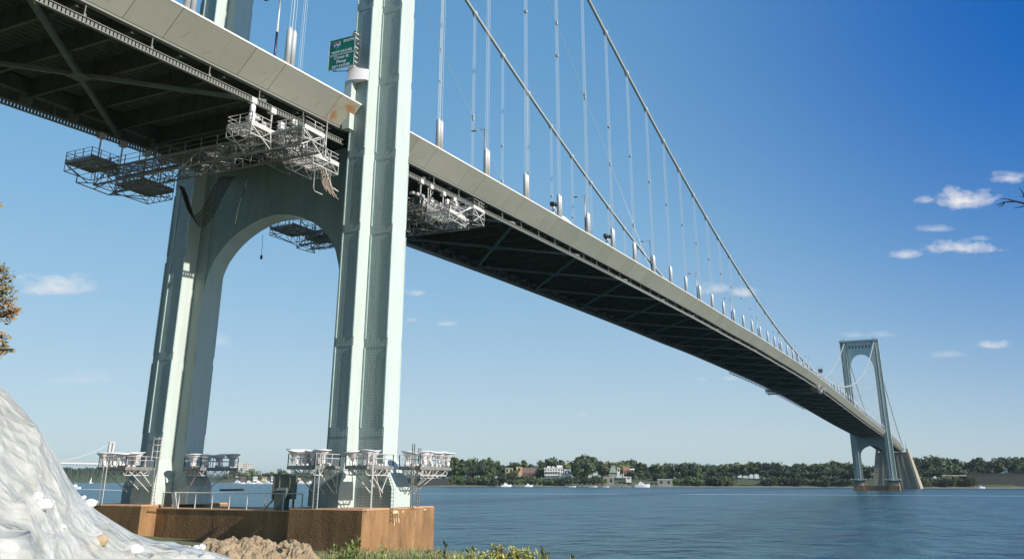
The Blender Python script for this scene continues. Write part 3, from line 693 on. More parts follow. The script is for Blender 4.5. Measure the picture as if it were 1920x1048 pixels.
# ---------------------------------------------------------------- under-deck travelling gantries
def rails(mb,p,q,h=1.05,n=3,step=1.2,r=.028,mi=0):
    p=Vector(p); q=Vector(q); L_=(q-p).length; k=max(1,int(round(L_/step)))
    for i in range(n): z=h*(1-.36*i); mb.tube([p+Vector((0,0,z)),q+Vector((0,0,z))],r,5,mi)
    for i in range(k+1): a=p.lerp(q,i/k); mb.beam(a+Vector((0,0,-.12)),a+Vector((0,0,h)),.06,.06,mi)
def gantry(x0,sg,zb,ztop,label,near_y=-14.7,far_y=11.3,det=True):
    """x0: outer side of the box truss, sg: direction towards the tower, zb: bottom chord height"""
    T=thing('travelling_gantry',label,'work gantry',(x0,0,zb)); X=lambda u:sg*u
    h=1.5; W=2.5
    def ad(mb,name,m): return mb.obj(name,m,T)
    mb=MB(); nn=13; ys=[near_y+(far_y-near_y)*i/nn for i in range(nn+1)]
    for u in (0,W):
        mb.beam((X(u),near_y,0),(X(u),far_y,0),.16); mb.beam((X(u),near_y,h),(X(u),far_y,h),.13,.26)
        for i,y in enumerate(ys):
            mb.beam((X(u),y,0),(X(u),y,h+1.05),.07)
            if i<nn: mb.beam((X(u),y,0 if i%2 else h),(X(u),ys[i+1],h if i%2 else 0),.09); mb.beam((X(u),(y+ys[i+1])/2,0),(X(u),(y+ys[i+1])/2,h),.045)
    for i,y in enumerate(ys):
        mb.beam((X(0),y,0),(X(W),y,0),.07)
        if i<nn: mb.beam((X(0),y,0),(X(W),ys[i+1],0),.06); mb.beam((X(W),y,0),(X(0),ys[i+1],.0),.05); mb.beam((X(0),y,0),(X(W),y,h),.05); mb.beam((X(0),y,h),(X(W),ys[i+1],h),.06); mb.beam((X(W),y,h),(X(0),ys[i+1],h),.06); mb.beam((X(0),y,h),(X(W),y,h),.07)
    ad(mb,'box_truss',M_galvd)
    mb=MB(); mb.beam((X(.6),near_y,h+.04),(X(.6),far_y,h+.04),.07); mb.beam((X(1.8),near_y,h+.04),(X(1.8),far_y,h+.04),.07)
    yy=near_y
    while yy<far_y: mb.box(*sorted((X(.55),X(1.85))),yy,yy+.1,h+.03,h+.06); yy+=.24
    ad(mb,'walkway',M_galvd)
    mb=MB()
    for u in (0,W):
        for z in (h+.55,h+1.05): mb.tube([(X(u),near_y,z),(X(u),far_y,z)],.028,5)
    ad(mb,'handrail',M_galvd)
    # near end baskets
    def basket(u0,u1,y0,y1,z,m,toe=.28,r=1.05,slats=True):
        b=MB(); xa,xb=sorted((X(u0),X(u1))); 
        kk=int((y1-y0)/.26)
        for k in range(kk): 
            yy=y0+(y1-y0)*(k+.5)/kk; b.box(xa,xb,yy-.07,yy+.07,z-.05,z)
        for k in range(3):
            xx=xa+(xb-xa)*(k+.5)/3; b.box(xx-.05,xx+.05,y0,y1,z-.14,z-.05)
        b.beam((xa,y0,z-.1),(xb,y1,z-.1),.06); b.beam((xb,y0,z-.1),(xa,y1,z-.1),.06)
        for xx in (xa,xb):
            b.beam((xx,y0,z-.9),(xx,y1,z-.9),.07)
            for k in range(5): ya_=y0+(y1-y0)*k/4; b.beam((xx,ya_,z),(xx,ya_,z-.9),.05)
            for k in range(4): b.beam((xx,y0+(y1-y0)*k/4,z-.9),(xx,y0+(y1-y0)*(k+1)/4,z),.05)
        for yy in (y0,y1):
            b.beam((xa,yy,z-.9),(xb,yy,z-.9),.07); n3=max(2,int((xb-xa)/1.2))
            for k in range(n3): b.beam((xa+(xb-xa)*k/n3,yy,z-.9 if k%2 else z),(xa+(xb-xa)*(k+1)/n3,yy,z if k%2 else z-.9),.05)

        b.box(xa-.03,xb+.03,y0-.05,y0,z-.12,z+toe); b.box(xa-.03,xb+.03,y1,y1+.05,z-.12,z+toe); b.box(xa-.05,xa,y0,y1,z-.12,z+.16); b.box(xb,xb+.05,y0,y1,z-.12,z+.16)
        for p,q in (((xa,y0,z),(xb,y0,z)),((xb,y0,z),(xb,y1,z)),((xb,y1,z),(xa,y1,z)),((xa,y1,z),(xa,y0,z))): rails(b,p,q,r)
        o=ad(b,'work_basket',m); return o
    mG=M_galv
    basket(-2.6,-.05,-11.2,-8.4,h+.1,mG); basket(.1,2.9,near_y-.1,-11.6,h+.1,mG); basket(2.9,6.6,near_y+1.0,-10.6,.25,mG)
    basket(3.0,7.0,-10.3,-7.6,h-.2,M_galvd)
    mb=MB()
    for a,b in (((-2.6,-11.2,h),(0,-11.2,0)),((-2.6,-8.4,h),(0,-8.4,0)),((-.2,-11.2,h),(.1,-11.2,.1)),((6.6,near_y+1,.2),(2.6,near_y+1,-.0)),((2.9,near_y,h),(5.2,near_y+.9,.2)),((2.9,-11.6,h),(5.5,-10.6,.2)),((6.4,near_y+1,.2),(6.4,-10.6,2.6)),((6.5,-10.7,.2),(6.5,-10.7,3.4)),((4.4,near_y+1,.25),(3.0,near_y+.2,1.6)),((0,near_y,0),(2.5,near_y,1.5)),((2.5,near_y,0),(0,near_y,1.5))):
        mb=MB(); mb.beam((X(a[0]),a[1],a[2]),(X(b[0]),b[1],b[2]),.09); ad(mb,'strut',mG)
    # hangers and winch machinery
    rr=random.Random(5)
    for u in (-1.2,1.4,4.4,6.6):
        for s in (-1,1):
            mb=MB(); y=s*9.7; mb.beam((X(u),y,h-.2),(X(u),y,ztop-zb),.12); mb.box(*sorted((X(u)-.35,X(u)+.35)),y-.25,y+.25,ztop-zb-.35,ztop-zb+.2); ad(mb,'rail_hanger',mG)
    mb=MB(); mb.lathe((X(-1.4),-10.0,h+.5),[(.12,0),(.3,.1),(.32,1.1),(.2,1.25),(.26,1.3),(.26,1.9),(.1,2.1)],12); ad(mb,'winch_drum',M_white)
    for i in range(46):
        mb=MB(); u=rr.uniform(-.6,6.6); y=rr.uniform(-10.6,-8.2); z=h+.3+rr.uniform(0,1.7)-.05*u
        if rr.random()<.5: a,b,c=rr.uniform(.08,.4),rr.uniform(.08,.3),rr.uniform(.05,.25); mb.box(X(u)-a,X(u)+a,y-b,y+b,z-c,z+c)
        else: mb.tube([(X(u),y,z),(X(u)+rr.uniform(-.8,.8),y+rr.uniform(-.7,.7),z+rr.uniform(-.5,.5))],rr.uniform(.03,.08),5)
        ad(mb,'winch_part',mG)
    mb=MB(); mb.box(*sorted((X(.4),X(2.6))),-10.6,-9.6,h+.5,h+.75); ad(mb,'winch_tray',M_white); mb=MB(); mb.box(*sorted((X(1.6),X(2.1))),-10.75,-10.4,h+1.3,h+1.9)
    ad(mb,'control_box',M_white)
    # far end baskets
    basket(-2.8,.3,8.6,12.2,h+.1,M_galvd); basket(3.2,7.4,8.4,12.0,1.1,M_galvd)
    mb=MB()
    for a,b in (((-2.8,8.6,h),(0,8.6,0)),((-2.8,12.2,h),(-.6,11.3,0)),((7.4,12,.6),(2.5,11.3,-.2)),((3.2,8.4,.6),(7.2,8.4,2.8)),((-1.5,11.9,-.1),(0,11.4,.2)),((-1.5,11.9,-.1),(2.3,11.8,-.3)),((2.3,11.8,-.3),(2.5,11.2,0)),((-1.5,11.9,-.1),(-1.4,12.0,.9)),((2.3,11.8,-.3),(6.6,8.2,.2)),((6.6,8.2,.2),(7.2,8.6,.6)),((.5,11.9,-.2),(0,9,0)),((2.3,11.8,-.3),(2.5,9,0))):
        mb=MB(); mb.beam((X(a[0]),a[1],a[2]),(X(b[0]),b[1],b[2]),.08); ad(mb,'strut',M_galvd)
    return T
gantry(-15.0,1,33.9,Dk(-12)-3.9,'silver work gantry below the deck left of the nearest tower, railed baskets at both ends')
gantry(19.0,-1,35.2,Dk(15)-3.9,'silver work gantry below the deck behind the nearest tower, partly hidden by its leg')
gantry(345,-1,Dk(345)-5.4,Dk(342)-3.9,'small dark work gantry slung below the deck far out near mid span',-12.5,12)
mb=MB()
for i in range(34):
    x=262+5.2*i; z=Dk(x)-4.35; mb.box(x,x+2.6,9.9,10.8,z-.08,z); mb.beam((x,9.8,z+.5),(x,10.1,z),.1); mb.beam((x+2.6,10.8,z),(x+2.6,10.8,z+1.1),.1)
rails(mb,(262,10.8,Dk(262)-4.35),(350,10.8,Dk(350)-4.35),step=10); rails(mb,(350,10.8,Dk(350)-4.35),(436,10.8,Dk(436)-4.35),step=10); tag(mb.obj('hanging_walkway',M_galv),'thin broken line of hanging walkway under the far edge of the deck near mid span','walkway')

# hoses
rr=random.Random(11)
for i in range(7):
    mb=MB(); u=i/6; x0=-8.6+.42*i; y0=-11.6+.12*i; z0=35.0; pts=[(x0,y0,z0)]
    for k in range(1,11):
        t=k/10; pts.append((x0+.12*math.sin(t*3)+ (1.0+.25*u)*t**3, y0-.3*t**3, z0-(2.9+.15*rr.random())*t+ .35*t**5*(1 if i%2 else .4)))
    mb.tube(pts,.045,5); tag(mb.obj('hose',M_hose),'one of the pale hoses dangling below the gantry end beside the nearest tower leg','hose','pale hoses dangling from the gantry')
mb=MB(); mb.tube([(-7.4,-11.2,40.2),(-7.45,-11.25,37),(-7.3,-11.3,34.5),(-6.6,-11.6,32.9),(-5.6,-11.7,32.7)],.07,6); tag(mb.obj('drain_pipe',M_galv),'long pale pipe hanging down from the fairing edge past the gantry end','pipe')
mb=MB(); mb.tube([(-10.4,-12.6,34),(-10.4,-12.6,31.6),(-10.1,-12.5,31.3),(-8.7,-12.3,31.4)],.05,5); tag(mb.obj('drain_pipe',M_galv),'short thin pale pipe at the left of the dangling hoses','pipe')
for i in range(6):
    mb=MB(); pts=[]
    for k in range(13):
        t=k/12; y=9.4-(6.2+.25*i)*t; sag=(4.1+.22*i)*(1-(2*t-.9)**2/1.2) 
        zt=36.4-sag*.92*math.sin(math.pi*min(1,t*1.02+.02))**.8-.9*t*(1-t)
        pts.append((-6.0+.12*i,y,zt))
    mb.tube(pts,.075,6); tag(mb.obj('hose',M_hosed),'one of the dark hoses sagging in a loop in front of the left tower leg','hose','dark hoses looped at the left leg')
mb=MB(); mb.tube([(-7,-1.2,35.6),(-7.02,-1.0,34.2),(-7,-.6,33.2),(-7,-.35,32),(-6.9,-.1,30.6)],.05,5); tag(mb.obj('dangling_rope',M_hosed),'single grey rope dangling in front of the arch wall right of the left leg','rope')
mb=MB(); mb.tube([(7.9,9.7,34.3),(8.0,9.7,31.8)],.03,4); mb.lathe((8.0,9.7,31.2),[(.05,0),(.15,.15),(.15,.45),(.04,.6)],8); tag(mb.obj('plumb_line',M_navy),'thin line with a weight hanging from the gantry seen through the arch','line')

# ---------------------------------------------------------------- tower foot: platforms, floodlights, ladders
def flood_proto():
    T=thing('floodlight','','floodlight')
    a=MB(); a.lathe((0,0,.35),[(.14,0),(.2,.12),(.42,.48),(.62,.66),(.64,.74)],16); a.box(-.12,.12,-.3,.3,.05,.4); p=a.obj('housing',M_white,T)
    b=MB(); b.lathe((0,0,1.09),[(.66,0),(.80,.03),(.80,.09),(.3,.14)],16); q=b.obj('lid',M_white,T)
    c=MB(); c.box(-.25,.25,-.05,.05,0,.06); c.beam((-.3,0,.05),(-.3,0,.85),.06); c.beam((.3,0,.05),(.3,0,.85),.06); d=c.obj('yoke',M_galv,T)
    kids(T,p,q,d); return T
FL=flood_proto(); first=[True]
def flood(x,y,z,tilt,label,rz=0):
    o=FL if first[0] else dupk(FL); first[0]=False
    o.location=(x,y,z); o.rotation_euler=(tilt[0],tilt[1],rz); o['label']=label; o['category']='floodlight'; o['group']='white floodlights at the tower feet'
def platform(cx,x0,x1,y0,y1,label,struts,group=None,opn=()):
    T=thing('floodlight_platform',label,'platform',(cx,0,0)); z=7.3
    a=MB(); a.box(x0,x1,y0,y1,z-.06,z+.02)
    for i in range(5):
        x=x0+(x1-x0)*i/4; a.box(x-.05,x+.05,y0,y1,z-.24,z-.06)
    for y in (y0,y1): a.box(x0-.05,x1+.05,y-.05,y+.05,z-.28,z-.02)
    a.obj('floor',M_galvd,T)
    b=MB(); rr=random.Random(int(x0*7+y0)); 
    cs=[(x0,y0,z),(x1,y0,z),(x1,y1,z),(x0,y1,z)]
    for i in range(4):
        if i not in opn: rails(b,cs[i],cs[(i+1)%4],1.0,2,1.3,.03)
    b.obj('railing',M_galv,T)
    for p,q in struts: c=MB(); c.beam(p,q,.08); c.obj('strut',M_galv,T)
    c=MB(); zz=z-.75
    for (ax_,ay_),(bx_,by_) in (((x0,y0),(x1,y0)),((x0,y1),(x1,y1)),((x0,y0),(x0,y1)),((x1,y0),(x1,y1))):
        a_=Vector((ax_,ay_,zz)).lerp(Vector(((x0+x1)/2,(y0+y1)/2,zz)),.18); b_=Vector((bx_,by_,zz)).lerp(Vector(((x0+x1)/2,(y0+y1)/2,zz)),.18); c.beam(a_,b_,.08)
        for k in range(4):
            p_=a_.lerp(b_,k/4); q_=a_.lerp(b_,(k+1)/4); m_=Vector((ax_,ay_,z-.2)).lerp(Vector((bx_,by_,z-.2)),(k+.5)/4); c.beam(p_,m_,.05); c.beam(m_,q_,.05)
    c.obj('lattice_frame',M_galv,T)
    for i in range(9):
        d=MB(); x=rr.uniform(x0+.3,x1-.3); y=rr.uniform(y0+.3,y1-.3); s_=rr.uniform(.1,.22); d.box(x-s_,x+s_,y-s_,y+s_,z+.02,z+.02+s_*1.3); d.obj('ballast_box',M_galv,T)
    return T
def ladder(x,y,z0,z1,label,dx=.0,dy=.22,cage=False,nx=-1,m=None):
    mb=MB(); 
    for s in (-1,1): mb.beam((x+s*dx,y+s*dy,z0),(x+s*dx,y+s*dy,z1),.07)
    k=int((z1-z0)/.32)
    for i in range(k): z=z0+.2+.32*i; mb.beam((x-dx,y-dy,z),(x+dx,y+dy,z),.035)
    if cage:
        for i in range(4):
            z=z1-.2-.6*i; mb.tube([(x,y-.35,z),(x+nx*.5,y-.35,z),(x+nx*.75,y,z),(x+nx*.5,y+.35,z),(x,y+.35,z)],.03,4,caps=False)
        for yy in (-.35,0,.35): mb.tube([(x+nx*(.5 if yy else .75),y+yy,z1-2.2),(x+nx*(.5 if yy else .75),y+yy,z1)],.025,4)
    return tag(mb.obj('ladder',m or M_galv),label,'ladder')
# right leg
z=7.3
platform(0,-7.6,-4.1,-12.8,-9.9,'railed floodlight platform on the left face of the right hand leg of the nearest tower',[((-7.4,-12.6,z),(-4.1,-12.4,5.0)),((-7.4,-10.1,z),(-4.1,-10.2,5.0)),((-5.6,-12.7,z),(-4.1,-12.6,5.4)),((-7.2,-11.4,z),(-4.1,-11.4,4.9)),((-4.2,-12.7,z),(-4.2,-12.7,5.0))])
platform(0,-6.2,-2.2,-17.2,-15.0,'railed floodlight platform at the front corner of the right hand leg, middle one of three',[((-6,-17,z),(-3.2,-16.9,5.1)),((-6,-15.2,z),(-3.2,-15.6,5.1)),((-2.4,-17.1,z),(-3.4,-16.9,5.2)),((-5,-17.1,z),(-3.3,-16.8,4.7)),((-4.2,-15.2,z),(-3.2,-16,5.6))])
platform(0,-.9,4.6,-19.2,-17.0,'railed floodlight platform on the sunlit right face of the right hand leg',[((3.9,-19,z),(2.0,-16.8,5.0)),((-.6,-19,z),(.6,-16.8,5.0)),((1.6,-19,z),(1.2,-16.8,4.9)),((4.4,-17.2,z),(2.4,-16.8,5.4)),((2.8,-19.1,z),(1.6,-16.8,5.2))])
platform(0,-7.6,-4.1,9.9,13.6,'railed floodlight platform on the outer left face of the nearest tower\'s left leg',[((-7.4,13.4,z),(-4.1,13.2,5.0)),((-7.4,10.1,z),(-4.1,10.2,5.0)),((-6,10.1,z),(-4.1,10.0,5.6)),((-7.2,11.6,z),(-4.1,11.6,5.2)),((-5,13.5,z),(-4.1,13,5.6))])
platform(0,-2.6,2.6,5.2,7.4,'railed floodlight platform between the legs, on the inner face of the left hand leg',[((-2.4,5.4,z),(-1.5,7.6,5.2)),((2.4,5.4,z),(1.2,7.6,5.2)),((0,5.4,z),(0,7.6,5.0))])
fpos=[(-7.2,-10.2,'leftmost white cone floodlight of the row on the right leg\'s left platform'),(-6.4,-10.5,'second white cone floodlight from the left on the right leg\'s left platform'),(-5.6,-10.5,'middle white cone floodlight on the right leg\'s left platform, set back'),(-6.1,-11.6,'fourth white cone floodlight from the left on the right leg\'s left platform'),(-6.3,-12.5,'rightmost white cone floodlight on the right leg\'s left platform'),
 (-5.6,-15.4,'small left cone floodlight on the middle platform of the right leg'),(-5.2,-16.4,'front white cone floodlight on the middle platform of the right leg'),(-3.9,-16.3,'tallest white cone floodlight, right one on the middle platform of the right leg'),
 (-.2,-17.4,'leftmost white cone floodlight on the sunlit right platform'),(1.7,-18.0,'second white cone floodlight on the sunlit right platform'),(2.8,-17.9,'third white cone floodlight on the sunlit right platform'),(3.6,-18.5,'fourth white cone floodlight on the sunlit right platform'),(4.3,-18.9,'rightmost white cone floodlight on the sunlit right platform, nearest the open water'),
 (-7.3,13.3,'leftmost white cone floodlight on the left leg\'s outer platform'),(-6.7,12.6,'second white cone floodlight from the left on the left leg\'s outer platform'),(-6.2,11.9,'third white cone floodlight from the left on the left leg\'s outer platform'),(-5.6,11.4,'fourth white cone floodlight on the left leg\'s outer platform'),(-5.6,10.6,'rightmost white cone floodlight on the left leg\'s outer platform'),
 (-2.0,6.8,'left shaded floodlight on the platform between the legs'),(-.6,6.5,'bright second floodlight on the platform between the legs'),(.8,6.0,'third shaded floodlight on the platform between the legs'),(2.2,5.6,'rightmost shaded floodlight on the platform between the legs')]
rr=random.Random(2)
for x,y,lb in fpos: flood(x,y,z+.02+rr.uniform(0,.15),(rr.uniform(-.14,.14),rr.uniform(-.14,.14)),lb,rr.uniform(0,3))
ladder(-7.7,-13.2,3.84,8.3,'pale ladder rising to the right leg\'s left platform')
ladder(-5.6,-17.4,3.84,8.4,'pale ladder rising to the middle platform of the right leg',.2,.1)
ladder(-1.6,-18.9,3.84,9.2,'dark thin ladder at the left end of the sunlit right platform',.2,.02,m=M_rail)
ladder(2.0,-17.3,3.84,9.0,'dark thin ladder at the right part of the sunlit right platform',.2,.02,m=M_rail)
ladder(-4.3,9.3,3.84,10.2,'caged ladder on the bright face of the left leg',.0,.2,True)
ladder(-7.8,12.4,3.84,7.3,'pale ladder rising to the left leg\'s outer platform')
# far tower: tiny platforms
for s,lb in ((-1,'tiny floodlight platform ringing the right leg foot of the distant tower'),(1,'tiny floodlight platform ringing the left leg foot of the distant tower')):
    mb=MB(); a,b=sorted((s*6.5,s*18.5)); mb.box(-6.5,6.5,a,b,7.1,7.3)
    for i in range(9):
        y=a+.8+(b-a-1.6)*i/8
        if i%4!=3: mb.lathe((-6,y,7.4),[(.2,0),(.7,.8),(.8,1)],8,1)
    for q in ((-6.5,a,7.3),(-6.5,b,7.3)): mb.tube([q,(q[0],q[1],8.4)],.06,4)
    mb.tube([(-6.5,a,8.3),(-6.5,b,8.3)],.05,4); mb.tube([(-6.2,a+.5,7),(-4,a+3,5)],.1,4); mb.tube([(-6.2,b-.5,7),(-4,b-3,5)],.1,4)
    o=mb.obj('floodlight_platform',[M_galvd,M_white]); o.location=(L,0,0); tag(o,lb,'platform')
# railing and board on the tie wall
T=thing('guard_railing','pale metal guard railing along the top of the wall between the two pedestals','railing',(-3.7,0,3.52))
for i in range(9):
    y=8.6-i*2.15; mb=MB(); mb.beam((0,y,0),(0,y,1.45),.09); mb.obj('post',M_galv,T)
mb=MB(); mb.tube([(0,8.6,1.45),(0,-8.6,1.45)],.045,6); mb.obj('top_rail',M_galv,T)
mb=MB(); mb.box(-.03,.03,7.3,8.4,.1,1.5); mb.obj('infill_panel',M_grey,T)
mb=MB(); mb.hexa([(-.1,7.0,0),(.1,7.0,0),(.1,6.4,0),(-.1,6.4,0)],[(-.1,7.5,1.5),(.1,7.5,1.5),(.1,7.0,1.5),(-.1,7.0,1.5)]); mb.obj('leaning_plate',M_galv,T)
T=thing('notice_board','weathered grey green board on legs, seen from behind, on the wall between the pedestals','board',(-2.6,-5.6,3.52))
mb=MB(); mb.box(-.06,.06,-1.35,1.35,.95,3.15); 
for y in (-1.35,-.62,.62,1.30): mb.box(-.14,-.06,y-.05,y+.09,.95,3.15)
mb.box(-.14,-.06,-1.4,1.4,3.07,3.17); mb.obj('panel',M_grey,T)
for a_,b_,w_ in (((0,1.2,.95),(-.3,2.0,0),.12),((0,-1.1,.95),(0,-1.1,0),.14),((0,1.1,.95),(.3,1.1,0),.12)):
    mb=MB(); mb.beam(a_,b_,w_); mb.obj('leg',M_grey,T)
mb=MB(); mb.box(-.5,.1,-.55,.75,0,1.7); mb.hexa([(-.55,-.6,1.7),(.15,-.6,1.7),(.15,.8,1.7),(-.55,.8,1.7)],[(-.3,-.4,1.95),(.1,-.4,1.95),(.1,.6,1.95),(-.3,.6,1.95)]); mb.obj('cabinet',M_brace,T)
# pipe loop on left pedestal face
mb=MB(); mb.tube([(-2.6,8.93,1.2),(-2.6,8.93,3.2)],.05,5); mb.tube([(-2.6,8.9,3.0),(-4.8,8.8,3.25),(-5.2,8.8,3.3)],.04,5); tag(mb.obj('rusty_bracket',M_bark),'bent rusty bracket on the sunlit side of the left pedestal','bracket')
# ---------------------------------------------------------------- anchorage
T=thing('anchorage','tall pale concrete cable anchorage with sloping flank on the far shore behind the distant tower','anchorage',(925,0,0))
mb=MB(); zt=Dk(925)-3.2
mb.hexa([(0,-20,-1),(62,-20,-1),(62,20,-1),(0,20,-1)],[(0,-13.6,zt),(50,-13.6,zt),(50,13.6,zt),(0,13.6,zt)])
mb.obj('block',M_conc2,T)
mb=MB()
for i in range(7):
    f=-1+2*i/6; mb.hexa([(-1.6,f*18.5-1,-1),(0.1,f*18.5-1,-1),(0.1,f*18.5+1,-1),(-1.6,f*18.5+1,-1)],[(-1.2,f*12.6-.9,zt-3),(0.1,f*12.6-.9,zt-3),(0.1,f*12.6+.9,zt-3),(-1.2,f*12.6+.9,zt-3)])
mb.obj('pilaster',M_conc2,T)
mb=MB()
for s in (-1,1): mb.hexa([(-3,s*21-1.2,-1),(66,s*21-1.2,-1),(66,s*21+1.2,-1),(-3,s*21+1.2,-1)],[(-1,s*13.8-1,zt+3),(40,s*13.8-1,zt+3),(40,s*13.8+1,zt+3),(-1,s*13.8+1,zt+3)])
mb.obj('wing_wall',M_conc2,T)
mb=MB(); mb.lathe((-.5,-13.8,zt+3),[(.3,0),(.2,5),(.05,9)],8); mb.obj('mast',M_conc2,T)

# ---------------------------------------------------------------- ground, water, far land
SH0=Vector((6,-15)); SN=Vector((-.857,.514))
def inland(x,y): return (Vector((x,y))-SH0).dot(SN)
def gh(x,y):
    s=inland(x,y); pts=[(-30,-6),(-4,-.8),(0,0),(5,.3),(12,.5),(20,.85),(28,1.6),(36,3.0),(41,4.35),(50,4.6),(62,6.5),(95,17),(140,21),(260,22),(2000,22)]  # unseen rise far inland, added behind the camera to block low sky light
    if s<=pts[0][0]: return pts[0][1]
    for (a,b),(c,d) in zip(pts[:-1],pts[1:]):
        if s<=c:
            h=b+(d-b)*(s-a)/(c-a); break
    else: h=pts[-1][1]
    return h+.12*noise.noise(Vector((x*.3,y*.3,0)))+.05*noise.noise(Vector((x*1.3,y*1.3,5)))
mb=MB(); NX,NY=150,150
def gx(i): t=i/NX*2-1; return -55+ (abs(t)**2.2)*math.copysign(1,t)*300
def gy(j): t=j/NY*2-1; return -45+ (abs(t)**2.2)*math.copysign(1,t)*330
vs=[]
for i in range(NX+1):
    for j in range(NY+1): vs.append((gx(i),gy(j),gh(gx(i),gy(j))))
fs=[(i*(NY+1)+j,(i+1)*(NY+1)+j,(i+1)*(NY+1)+j+1,i*(NY+1)+j+1) for i in range(NX) for j in range(NY)]
mb.v=vs; mb.f=fs; mb.m=[0]*len(fs); mb.sm=[True]*len(fs)
tag(mb.obj('ground',M_bank),kind='structure')
mb=MB(); mb.poly([(-9000,-9000,0),(12000,-9000,0),(12000,12000,0),(-9000,12000,0)]); tag(mb.obj('river',M_water),kind='structure')

SHT=[(-400,1400),(560,2100),(700,1500),(760,1150),(850,1130),(960,1120),(1100,1090),(1240,1100),(1400,1120),(1550,1130),(1700,1075),(1760,1085),(1920,1120),(2300,1200),(2700,1300)]
def tabl(t,x):
    if x<=t[0][0]: return t[0][1]
    for (a,b),(c,d) in zip(t[:-1],t[1:]):
        if x<=c: return b+(d-b)*(x-a)/(c-a)
    return t[-1][1]
# far shore terrain strip (rows inland)
def shoreland(name,px0,px1,st,tab,prof,m,kind='structure'):
    mb=MB(); cols=[px0+st*i for i in range(int((px1-px0)/st)+1)]; vs=[]
    for px in cols:
        for k,(dd,h) in enumerate(prof):
            p=at(px,tabl(tab,px)+dd+6*noise.noise(Vector((px*.05,k*.0,1)))); hh=h*(1+.25*noise.noise(Vector((px*.02,k,3)))) if h>0 else h
            vs.append((p.x,p.y,hh))
    n=len(prof); fs=[(i*n+k,(i+1)*n+k,(i+1)*n+k+1,i*n+k+1) for i in range(len(cols)-1) for k in range(n-1)]
    mb.v=vs; mb.f=fs; mb.m=[(1 if (f[0]%n)<2 else 0) for f in fs]; mb.sm=[True]*len(fs); o=mb.obj(name,m); tag(o,kind=kind); return o
shoreland('far_shore_land',700,2500,8,SHT,[(-8,-1),(2,.5),(9,1.2),(22,4.5),(45,8),(120,10),(400,12),(1500,14)],[M_shore,M_beach])
DST=[(60,3300),(250,3000),(420,2350),(560,2150),(760,2050)]
shoreland('distant_shore_land',300,800,8,DST,[(-10,-1),(5,1),(15,2),(60,8),(200,14),(900,20)],[M_shore,M_beach])
# lawn
mb=MB(); pts=[]
for i in range(9):
    px=1368+8*i; pts.append((at(px,1131),at(px,1215)))
mb.sweep([[ (a.x,a.y,2.6),(b.x,b.y,9.6)] for a,b in pts],closed=False); 
for i in range(9):
    px=1368+8*i
tag(mb.obj('lawn',M_lawn),kind='structure')
# wooded hill far left
mb=MB(); vs=[];fs=[]
cols=[60+.9*i for i in range(316)]; rows=8
for px in cols:
    e=min(1,(px-60)/60)*min(1,(345-px)/90)
    for k in range(rows):
        p=at(px,3000+60*k); a=math.sin(math.pi*k/(rows-1)); vs.append((p.x,p.y,-1+a*(44*(.75+.25*e)+12*noise.noise(Vector((px*.06,k*.7,0)))+7*noise.noise(Vector((px*.25,k*1.7,2)))+9*noise.noise(Vector((px*.8,k*2.7,5))))))
for i in range(len(cols)-1):
    for k in range(rows-1): fs.append((i*rows+k,(i+1)*rows+k,(i+1)*rows+k+1,i*rows+k+1))
mb.v=vs; mb.f=fs; mb.m=[0]*len(fs); mb.sm=[False]*len(fs); tag(mb.obj('wooded_hill',M_leafm),kind='stuff')

# ---------------------------------------------------------------- trees
def crown_mesh(name,seed,n=1100,shape='round',leaf=.075,m=None):
    r=random.Random(seed); mb=MB(); blobs=[]
    nb=13 if shape!='tall' else 11
    for i in range(nb):
        if shape=='round': c=Vector((r.uniform(-.30,.30),r.uniform(-.30,.30),r.uniform(.32,.82))); rad=r.uniform(.13,.23)
        elif shape=='tall': c=Vector((r.uniform(-.15,.15),r.uniform(-.15,.15),.22+.68*i/nb)); rad=.19*(1-.5*i/nb)*r.uniform(.8,1.2)
        elif shape=='wide': c=Vector((r.uniform(-.5,.5),r.uniform(-.5,.5),r.uniform(.35,.78))); rad=r.uniform(.14,.24)
        else: c=Vector((r.uniform(-.5,.5),r.uniform(-.5,.5),r.uniform(.1,.6))); rad=r.uniform(.2,.34)
        if c.z>.7: c.x*=.6; c.y*=.6
        blobs.append((c,rad))
    for i in range(n):
        c,rad=r.choice(blobs); d=Vector((r.gauss(0,1),r.gauss(0,1),r.gauss(0,1)*.85)).normalized()*rad*r.uniform(.55,1.08)
        p=c+d; 
        if p.z<.04: p.z=.04+r.random()*.1
        nrm=(d.normalized()+Vector((r.gauss(0,.45),r.gauss(0,.45),r.gauss(0,.45)))).normalized()
        a=nrm.orthogonal().normalized(); a.rotate(Matrix.Rotation(r.uniform(0,6.28),3,nrm)); b=nrm.cross(a); s=leaf*r.uniform(.5,1.15)
        mb.poly([p-a*s*.6,p-b*s*.55+nrm*s*.1,p+a*s*.7,p+b*s*.5+nrm*s*.12])
    o=mb.obj(name,m); me=o.data; bpy.data.objects.remove(o); return me
def trunk_mesh(seed):
    r=random.Random(seed); mb=MB(); mb.tube([(0,0,-.05),(0,0,.25),(.01,.01,.6)],[.03,.022,.01],6)
    for i in range(5):
        t=r.uniform(0,6.28); mb.tube([(0,0,.2+.06*i),(.18*math.cos(t),.18*math.sin(t),.42+.06*i)],[.013,.005],4)
    o=mb.obj('trunk',M_bark); me=o.data; bpy.data.objects.remove(o); return me
TR=[trunk_mesh(1),trunk_mesh(2)]
CRS={}
for key,shape in (('r','round'),('t','tall'),('w','wide'),('b','bush')):
    for tone,m in (('dark green',M_leafd),('mid green',M_leafm),('pale green',M_leafp)):
        for v in range(2): CRS[(key,tone,v)]=crown_mesh('crown',hash((len(CRS),v))%999+len(CRS)*7,1000 if key!='b' else 800,shape,.085 if key!='b' else .1,m)
